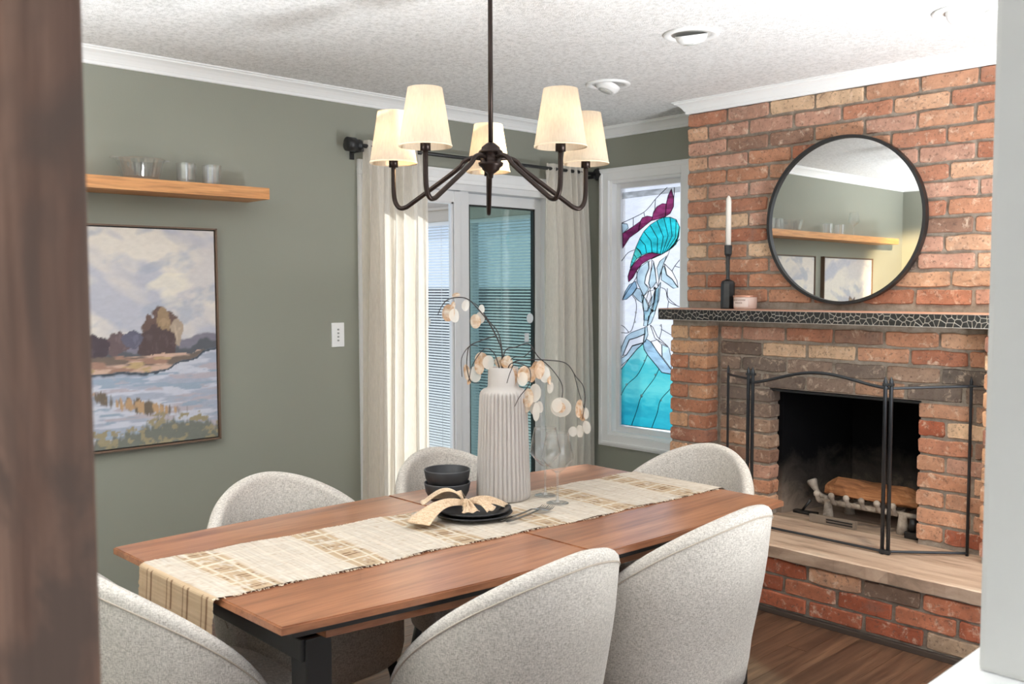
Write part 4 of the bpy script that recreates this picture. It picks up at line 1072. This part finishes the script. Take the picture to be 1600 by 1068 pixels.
# ------------------------------------------------------------------ table runner
def runner():
    o = empty('table_runner', (1.895, -2.6, ZT)); tag(o, 'cream and tan handwoven table runner with frayed edges', 'table runner')
    a, b2 = Vector((1.824, -3.478)), Vector((1.968, -1.722)); ax = (b2-a).normalized(); px_ = Vector((ax.y, -ax.x))
    L = (b2-a).length; drop = .17; tot = L+2*drop; nu, nv = 92, 520
    rr = np.random.default_rng(2); vs = []; U = np.zeros((nv+1, nu+1)); V = np.zeros((nv+1, nu+1))
    edge0 = rr.normal(0, .0018, nv+1); edge1 = rr.normal(0, .0018, nv+1)
    for j in range(nv+1):
        d = -drop+tot*j/nv
        for i in range(nu+1):
            s_ = (i/nu-.5); wv = s_*.385
            if i == 0: wv += edge0[j]
            if i == nu: wv += edge1[j]
            wob = .006*math.sin(d*7)+.004*math.sin(d*17+1)
            if d < 0 or d > L:
                e = -d if d < 0 else d-L
                rad = .012; ang_ = min(e/rad, math.pi/2); out = rad*math.sin(ang_); down = rad*(1-math.cos(ang_))+max(0, e-rad*math.pi/2)
                base = a-ax*out if d < 0 else b2+ax*out
                base = base - (ax if d < 0 else -ax)*(.02*max(0, e-.05)) ; z = ZT+.0035-down
            else:
                base = a+ax*d; z = ZT+.0035+.0015*math.sin(d*31)*math.sin(s_*9)
                if i in (0, nu): z += .0012*max(0, math.sin(d*23))
            p = base+px_*(wv+wob)
            q0 = a+px_*(wv+wob); sh = (-3.490+.030*(q0.x-1.433)-.005)-q0.y        # keep both ends square with the table ends
            q1 = b2+px_*(wv+wob); sh1 = (-1.713-.014*(q1.x-1.531)+.005)-q1.y
            p.y += sh*min(1, max(0, 1-d/.3))+sh1*min(1, max(0, 1-(L-d)/.3))
            vs.append((p.x-1.895, p.y+2.6, z-ZT)); U[j, i] = i/nu; V[j, i] = d
    me = bpy.data.meshes.new('runner_cloth')
    fs = [(j*(nu+1)+i, j*(nu+1)+i+1, (j+1)*(nu+1)+i+1, (j+1)*(nu+1)+i) for j in range(nv) for i in range(nu)]
    me.from_pydata(vs, [], fs)
    l = lambda c: np.array(lin(c)); C = np.ones(U.shape+(3,))*l((226, 208, 186))
    def put(mask, col, k=1.0):
        nonlocal C
        mm = (np.clip(mask, 0, 1)*k)[..., None]; C = C*(1-mm)+l(col)*mm
    per = .30; ph = np.mod(V+.02, per)/per
    put((ph > .30)*(ph < .60), (204, 174, 138), .75)                                  # tan bands across
    for uu in (.14, .34, .56, .80): put(np.abs(U-uu) < .014, (240, 228, 206))          # cream stripes along
    dash = fbm(V*60, U*8, 5) > .42
    for uu in (.06, .10, .24, .28, .45, .49, .66, .70, .89, .93):
        put((np.abs(U-uu) < .008)*(ph > .32)*(ph < .58)*dash, (134, 98, 72), .8)       # brown stitches
        put((np.abs(U-uu) < .007)*(V < -.02)*dash, (142, 104, 76), .8)
    for pp in (.36, .54): put((np.abs(ph-pp) < .012), (236, 222, 198))
    put((ph > .62)|(ph < .28), (232, 221, 206), .6)
    put(fbm(V*90, U*16, 8) > .66, (240, 231, 218), .6); put(fbm(V*70, U*90, 9) > .68, (182, 150, 116), .35)
    put(V < -.004, (224, 192, 154), .85)
    for uu in (.12, .18, .40, .46, .62, .68, .86, .92): put((np.abs(U-uu) < .008)*(V < -.01)*(fbm(V*45, U*9, 6) > .40), (128, 92, 66), .8)
    C *= (.60+.18*vnoise(V*400, U*3, 3))[..., None]
    ca = me.color_attributes.new('paint', 'FLOAT_COLOR', 'POINT'); col = np.ones((U.size, 4), np.float32); col[:, :3] = np.clip(C, 0, 1).reshape(-1, 3)
    ca.data.foreach_set('color', col.ravel()); me.materials.append(M['runner']); link('runner_cloth', me, None, o)
    # frayed edge threads
    fr = MB(); rg = random.Random(8)
    for sgn in (-1, 1):
        for k in range(420):
            d = L*rg.random(); wob = .006*math.sin(d*7)+.004*math.sin(d*17+1); p = a+ax*d+px_*(sgn*.192+wob); q = p+px_*sgn*rg.uniform(.003, .008)+ax*rg.uniform(-.004, .004)
            fr.tube([(p.x-1.895, p.y+2.6, .0035), (q.x-1.895, q.y+2.6, .0015)], .0007, 4, False)
    tag(fr.build('fringe', plain('cotton_fringe', (232, 214, 190), .95), o), kind='stuff')
runner()
ZR = ZT+.005

# ------------------------------------------------------------------ vase with honesty branches
vb = Vector((1.744, -2.356)); vo = empty('vase', (vb.x, vb.y, ZR)); tag(vo, 'tall grey-white ribbed ceramic vase on table runner', 'vase')
prof_ = [(0, 0), (.082, 0), (.087, .004), (.0885, .02)]+[(.0885-.0105*(k/14), .02+.305*k/14) for k in range(1, 15)]+[(.0770, .337), (.0735, .347), (.066, .355), (.052, .360), (.0500, .368), (.0490, .424), (.0475, .4265), (.0445, .425), (.0440, .40), (.0440, .34), (0, .335)]
nr = 36
def flute(a, j, r):
    if 2 <= j <= 18: return r-.0068*(1-abs(math.cos(a*nr/2)))**1.3
    return r
MB().lathe(prof_, 432, rad=flute).build('vase_body', plain('matte_grey_ceramic', (180, 173, 167), .6, bumps=(300, .1, .001)), vo)
bo = empty('honesty_branch', (vb.x, vb.y, ZR+.42)); tag(bo, 'dried honesty branches with papery translucent seed pods in vase', 'dried branch')
BO = Vector((vb.x, vb.y, ZR+.42)); VD = (Vector((vb.x, vb.y, 1.2))-CAM).dot(FW)
def bp(px, py, dd=0.): return at_depth(px, py, VD+dd)-BO
stem_m = plain('dark_branch_bark', (48, 40, 38), .7)
def stem(pts, r0=.0026, r1=.0012):
    P = smooth_path(pts, 5); n_ = len(P)
    MB().tube(P, [r0+(r1-r0)*k/(n_-1) for k in range(n_)], 6).build('stem', stem_m, bo)
T = lambda X, Y, dd=0.: bp(680+X/4.108, 440+Y/4.108, dd)
root = bp(784, 590); r2 = bp(787, 592, .01); r3 = bp(790, 592, -.01)
stem([root, T(430, 470), T(415, 400), T(350, 270), T(280, 180), T(215, 115), T(150, 100), T(80, 115), T(40, 160), T(17, 212)])
stem([root, T(432, 470, .01), T(405, 330, .02), T(340, 245, .03), T(290, 170, .03), T(250, 135, .03)], .0018)
stem([T(385, 348), T(300, 375), T(222, 412), T(205, 480), T(205, 560), T(230, 640), T(285, 650)], .0018)
stem([T(275, 412, .03), T(222, 412, .02), T(170, 490, .01), T(172, 610)], .0014)
stem([root, T(385, 470, -.02), T(330, 428, -.03), T(285, 460, -.04), T(235, 545, -.05), T(215, 640, -.05)], .0016)
stem([r2, T(445, 450), T(520, 418), T(600, 398), T(660, 480), T(735, 545), T(800, 630), T(818, 690), T(810, 770)], .0018)
stem([r2, T(490, 495, -.03), T(570, 480, -.04), T(622, 430, -.05)], .0016)
stem([r3, T(500, 520, -.02), T(600, 500, -.03), T(720, 503, -.03), T(840, 523, -.03), T(905, 610, -.03), T(950, 670, -.03), T(962, 760, -.03), T(945, 880, -.03)], .0020)
stem([T(890, 585, -.03), T(915, 680, -.02), T(935, 750, -.02), T(960, 820, -.02)], .0012)
stem([r3, T(480, 530, -.05), T(540, 525, -.07), T(605, 560, -.08), T(605, 650, -.09), T(540, 740, -.09), T(510, 800, -.09)], .0018)
stem([r3, T(500, 535, -.04), T(478, 590, -.06), T(460, 650, -.07)], .0014)
def podmesh(seed, w_, h_):
    rg = random.Random(seed); n_ = 16; ring = []
    cup = rg.uniform(.12, .3); vs = [(0, 0, h_*-.5)]
    for k in range(n_):
        a = 2*math.pi*k/n_; rx, rz = w_/2*math.cos(a), h_/2*math.sin(a)
        for f_ in (.55, 1.0): vs.append((rx*f_, cup*w_*(f_**2)*.35*math.cos(2*a), -h_/2+rz*f_))
    fs = []
    for k in range(n_):
        k2 = (k+1) % n_; fs += [(0, 1+2*k, 1+2*k2), (1+2*k, 2+2*k, 2+2*k2, 1+2*k2)]
    mb = MB().add(vs, fs, True)
    top_ = [(w_/2*math.cos(2*math.pi*k/n_), cup*w_*.35*math.cos(4*math.pi*k/n_), -h_/2+h_/2*math.sin(2*math.pi*k/n_)) for k in range(n_+1)]
    mb.tube(top_, .0005, 4, False)
    return mb.mesh('seed_pod')
PT = [podmesh(k, .031, .042) for k in range(3)]; PW = [podmesh(10+k, .031, .041) for k in range(3)]
for me_ in PT: me_.materials.append(M['pod_tan'])
for me_ in PW: me_.materials.append(M['pod_white'])
pr = random.Random(9)
def pod(X, Y, w_, h_, white, dd=0., rot=0.):
    me_ = pr.choice(PW if white else PT); o = link('seed_pod', me_, None, bo); c_ = T(X, Y, dd+pr.uniform(-.012, .012)); s_ = VD/FPX/4.108
    # stand the pod facing roughly towards the viewer, hanging from its top
    yaw = YAW+pr.uniform(-.5, .5)
    o.rotation_euler = (pr.uniform(-.25, .25), rot+pr.uniform(-.15, .15), yaw); o.scale = (1.12*w_*s_/.031, 1, 1.1*h_*s_/.042)
    o.location = c_+Vector((0, 0, h_*s_/2))
for a_ in ((90, 195, 75, 100, 0), (120, 215, 60, 85, 1), (118, 148, 26, 40, 0), (132, 84, 50, 24, 0), (200, 150, 45, 66, 1), (262, 250, 64, 84, 0), (285, 228, 50, 70, 1), (296, 172, 36, 50, 1),
           (300, 500, 80, 96, 0), (345, 515, 68, 84, 1), (275, 540, 60, 90, 0), (250, 590, 66, 96, 1), (196, 575, 40, 90, 0), (222, 620, 30, 70, 0), (405, 510, 50, 60, 0), (460, 515, 70, 80, 0),
           (496, 610, 66, 120, 0), (470, 650, 50, 100, 0), (565, 590, 80, 100, 0), (560, 620, 60, 84, 1), (620, 590, 50, 90, 0), (675, 560, 60, 110, 0), (705, 590, 60, 100, 1), (650, 560, 50, 100, 0), (742, 676, 36, 70, 1), (735, 630, 24, 50, 0),
           (600, 740, 60, 110, 0), (575, 790, 56, 84, 0), (645, 710, 70, 110, 1), (650, 830, 40, 110, 1), (625, 800, 40, 90, 1), (668, 800, 34, 70, 1), (500, 815, 36, 70, 0),
           (808, 800, 120, 116, 1), (812, 805, 48, 60, 0), (785, 790, 60, 80, 1), (930, 800, 40, 90, 0), (940, 850, 40, 80, 0), (965, 842, 34, 70, 1), (880, 958, 50, 62, 1), (930, 955, 44, 76, 1), (967, 930, 46, 80, 1), (915, 830, 30, 70, 0)):
    pod(a_[0], a_[1], a_[2], a_[3], a_[4], -.03 if a_[0] > 450 else 0.)

# ------------------------------------------------------------------ table setting
stemglass((1.922, -2.288, ZR), 'clear wine glass in front, nearer the forks', 1.0, 'wine glasses by the vase')
stemglass((1.820, -2.240, ZR), 'clear wine glass behind, nearer the vase', 1.0, 'wine glasses by the vase')
def bowl_black(z, label):
    o = empty('stoneware_bowl', (1.643, -2.510, z)); tag(o, label, 'bowl', 'stacked black bowls')
    MB().lathe([(0, 0), (.052, 0), (.056, .003), (.070, .030), (.0745, .056), (.0735, .0585), (.0715, .0575), (.066, .032), (.052, .012), (0, .010)], 48).build('bowl_body', M['charcoal'], o)
    MB().lathe([(.0712, .0575), (.0732, .0592), (.0750, .0575), (.0742, .0555)], 48).build('rim', plain('worn_bowl_rim', (70, 70, 72), .35), o)
bowl_black(ZR, 'black stoneware bowl, lower one of the stacked pair'); bowl_black(ZR+.042, 'black stoneware bowl on top of the stacked pair')
PC_ = (1.865, -2.590)
def plate(z, label, r=.104):
    o = empty('stoneware_plate', (*PC_, z)); tag(o, label, 'plate', 'stacked black plates')
    MB().lathe([(0, .002), (r*.62, .002), (r*.66, 0), (r*.72, .002), (r*.97, .012), (r, .0155), (r*.985, .0175), (r*.95, .0155), (r*.74, .007), (0, .006)], 64).build('plate_body', M['charcoal'], o)
plate(ZR, 'black stoneware plate, lower one under the napkin', .116); plate(ZR+.0115, 'black stoneware plate, upper one holding the napkin', .112)

def napkin():
    o = empty('linen_napkin', (PC_[0], PC_[1], ZR+.02)); tag(o, 'tan linen napkin knotted in the middle, lying on black plates', 'napkin')
    V2 = lambda px, py, dz: None
    q = lambda px, py, z: on_z(px, py, ZR+.02+z)-Vector((PC_[0], PC_[1], ZR+.02))
    kn = q(728, 790, .024)
    def fan(px, py, z1, spread, length, pleats, amp, rise, name, seed, taper=0.):
        d0 = q(px, py, 0)-kn; th = math.atan2(d0.y, d0.x); L_ = length; n1, n2 = 20, 44; vs = []; rg = random.Random(seed); ph = rg.uniform(0, 6)
        for i in range(n1+1):
            t = i/n1
            for j in range(n2+1):
                f_ = j/n2*2-1; w_ = (.25+.75*t**.8)*(1-taper*t); ang_ = th+f_*R(spread)*w_
                ll = L_*t*(1-.12*f_*f_+.05*math.sin(f_*5+ph))
                pl_ = math.sin(f_*math.pi*pleats+ph+.6*t)
                z_ = .004+(rise*math.sin(math.pi*min(1, t*1.05))+(z1)*t*t)+amp*(.35+.65*math.sin(math.pi*min(1, t*.85+.1)))*pl_*(1-.55*t)+.008*(1-f_*f_)*(1-t)
                vs.append(kn+Vector((math.cos(ang_)*ll, math.sin(ang_)*ll, max(z_, -.0425))))
        fs = [(i*(n2+1)+j, i*(n2+1)+j+1, (i+1)*(n2+1)+j+1, (i+1)*(n2+1)+j) for i in range(n1) for j in range(n2)]
        ob = MB().add(vs, fs, True).build(name, M['napkin'], o); md = ob.modifiers.new('thickness', 'SOLIDIFY'); md.thickness = .0018
    fan(640, 812, -.030, 26, .175, 1.1, .010, .016, 'cloth_fan', 1)
    fan(652, 778, -.010, 36, .165, .9, .012, .030, 'cloth_fan', 2)
    fan(778, 800, -.012, 46, .085, 2.6, .011, .008, 'cloth_ruffle', 3)
    fan(745, 812, -.012, 40, .050, 2.2, .010, .006, 'cloth_ruffle', 5)
    fan(815, 787, -.022, 22, .150, 1.3, .010, .010, 'cloth_fan', 4, .75)
    k = MB(); pts = []
    for i in range(33):
        a_ = 2*math.pi*i/32
        pts.append(kn+Vector((.010*math.cos(a_)*math.cos(2.4), .010*math.cos(a_)*math.sin(2.4), .010*math.sin(a_)+.002)))
    k.tube(pts, [.009+.002*math.sin(i*1.7) for i in range(33)], 10, False); k.build('knot', M['napkin'], o)
napkin()

def fork(p0, p1, label, lift=0.):
    a, b2 = on_z(*p0, ZR+.002), on_z(*p1, ZR+.002); d = (b2-a); L = d.length
    o = empty('fork', (a.x, a.y, ZR)); o.rotation_euler = (0, 0, math.atan2(d.y, d.x)); tag(o, label, 'fork', 'forks beside the plates')
    h = [(0, .0035, .004), (.25, .0045, .004), (.55, .003, .007), (.70, .003, .010), (.76, .009, .007), (.80, .0125, .005)]
    vs = []
    for t, wv, z in h: vs += [(t*L, -wv, z+lift), (t*L, wv, z+lift), (t*L, wv, z+.0022+lift), (t*L, -wv, z+.0022+lift)]
    fs = [(i*4+j, i*4+(j+1) % 4, (i+1)*4+(j+1) % 4, (i+1)*4+j) for i in range(len(h)-1) for j in range(4)]+[(0, 1, 2, 3), (20, 21, 22, 23)]
    MB().add(vs, fs).build('handle', M['steel'], o)
    for k in range(4):
        y = -.0105+.007*k; MB().tube([(.80*L, y, .006+lift), (.87*L, y, .004+lift), (.95*L, y, .006+lift), (L, y, .011+lift)], [.0018, .0017, .0014, .0006], 6).build('tine', M['steel'], o)
fork((780, 815), (852, 793), 'dark steel fork lying underneath, nearer the plates'); fork((792, 819), (862, 796), 'dark steel fork lying on top, nearer the table edge', .004)

# ------------------------------------------------------------------ chandelier
HB = Vector((1.958, -2.600)); ZHUB = 1.812
cl = empty('chandelier', (HB.x, HB.y, ZC)); tag(cl, 'five-arm bronze chandelier with cream tapered shades over table', 'chandelier')
dz = lambda z: z-ZC
MB().lathe([(0, 0), (.06, 0), (.06, -.012), (.02, -.022), (0, -.022)], 32).build('ceiling_canopy', M['bronze'], cl)
MB().tube([(0, 0, -.01), (0, 0, dz(ZHUB+.03))], .0068, 12).build('rod', M['bronze'], cl)
MB().lathe([(0, dz(ZHUB-.058)), (.006, dz(ZHUB-.057)), (.008, dz(ZHUB-.045)), (.012, dz(ZHUB-.043)), (.024, dz(ZHUB-.034)), (.026, dz(ZHUB-.028)), (.034, dz(ZHUB-.022)), (.036, dz(ZHUB-.014)), (.030, dz(ZHUB-.012)), (.031, dz(ZHUB+.012)), (.036, dz(ZHUB+.014)), (.033, dz(ZHUB+.020)), (.027, dz(ZHUB+.024)), (.026, dz(ZHUB+.030)), (.014, dz(ZHUB+.040)), (.007, dz(ZHUB+.044)), (0, dz(ZHUB+.044))], 32).build('hub', M['bronze'], cl)
vdir = math.atan2(HB.y-CAM.y, HB.x-CAM.x); RA = .298
bulb_m, nt, b = newmat('warm_bulb'); b.inputs['Emission Color'].default_value = (1, .80, .55, 1); b.inputs['Emission Strength'].default_value = 4
for k in range(5):
    a = vdir+R(1.5)+2*math.pi*k/5; e = Vector((math.cos(a), math.sin(a), 0))
    P = [e*.028+Vector((0, 0, dz(ZHUB))), e*.055+Vector((0, 0, dz(ZHUB+.002))), e*.080+Vector((0, 0, dz(ZHUB-.008))), e*.105+Vector((0, 0, dz(ZHUB-.032))), e*.235+Vector((0, 0, dz(ZHUB-.118))), e*.262+Vector((0, 0, dz(ZHUB-.134))), e*.281+Vector((0, 0, dz(ZHUB-.134))), e*.294+Vector((0, 0, dz(ZHUB-.115))), e*RA+Vector((0, 0, dz(ZHUB-.080))), e*RA+Vector((0, 0, dz(ZHUB-.005)))]
    arm = MB().tube(smooth_path(P, 5), .0068, 10).build('arm', M['bronze'], cl)
    c0 = e*RA
    MB().lathe([(0, dz(1.796)), (.0135, dz(1.796)), (.0135, dz(1.832)), (0, dz(1.832))], 20, c=c0).build('candle_cup', M['bronze'], arm)
    sh = MB().lathe([(.0690, dz(1.808)), (.0450, dz(1.956)), (.0440, dz(1.956)), (.0680, dz(1.808)), (.0690, dz(1.808))], 48, c=c0).build('lamp_shade', M['shade'], cl)
    MB().lathe([(.0694, dz(1.807)), (.0697, dz(1.811)), (.0688, dz(1.811)), (.0685, dz(1.807)), (.0694, dz(1.807))], 48, c=c0).build('shade_trim', plain('shade_edge', (214, 196, 168), .8), sh)
    MB().lathe([(0, dz(1.832)), (.010, dz(1.834)), (.017, dz(1.855)), (.018, dz(1.868)), (.012, dz(1.885)), (0, dz(1.892))], 16, c=c0).build('bulb', bulb_m, sh)
    lamp('chandelier_bulb', 'POINT', (HB.x+c0.x, HB.y+c0.y, 1.90), .085, (1, .78, .52), shadow_soft_size=.02)

# ------------------------------------------------------------------ timber post and white column near the camera
pe = at_depth(142, 534, .62)
po = empty('timber_post', (pe.x, pe.y, 0), YAW+math.atan((800-142)/FPX)); tag(po, 'rough brown timber post close to the camera', 'post')
MB().box(-.17, 0, -.02, .15, 0, ZC, .004).build('post_body', M['post'], po)
je = at_depth(1528, 1046, 1.25)
hw = MB(); hw.box(je.x-.012, je.x+.75, je.y-.55, je.y+.16, -.02, je.z-.03)
struct('wall_half', hw, M['white_wall'])
struct('trim_2', MB().box(je.x-.03, je.x+.77, je.y-.57, je.y+.18, je.z-.03, je.z, .006), M['trim'])
struct('wall_column', MB().box(je.x, je.x+.75, je.y, je.y+.14, je.z, ZC, .008), plain('pale_grey_column', (190, 189, 184), .7))  # column coloured greyer than the half wall
print('bricks', NB[0])
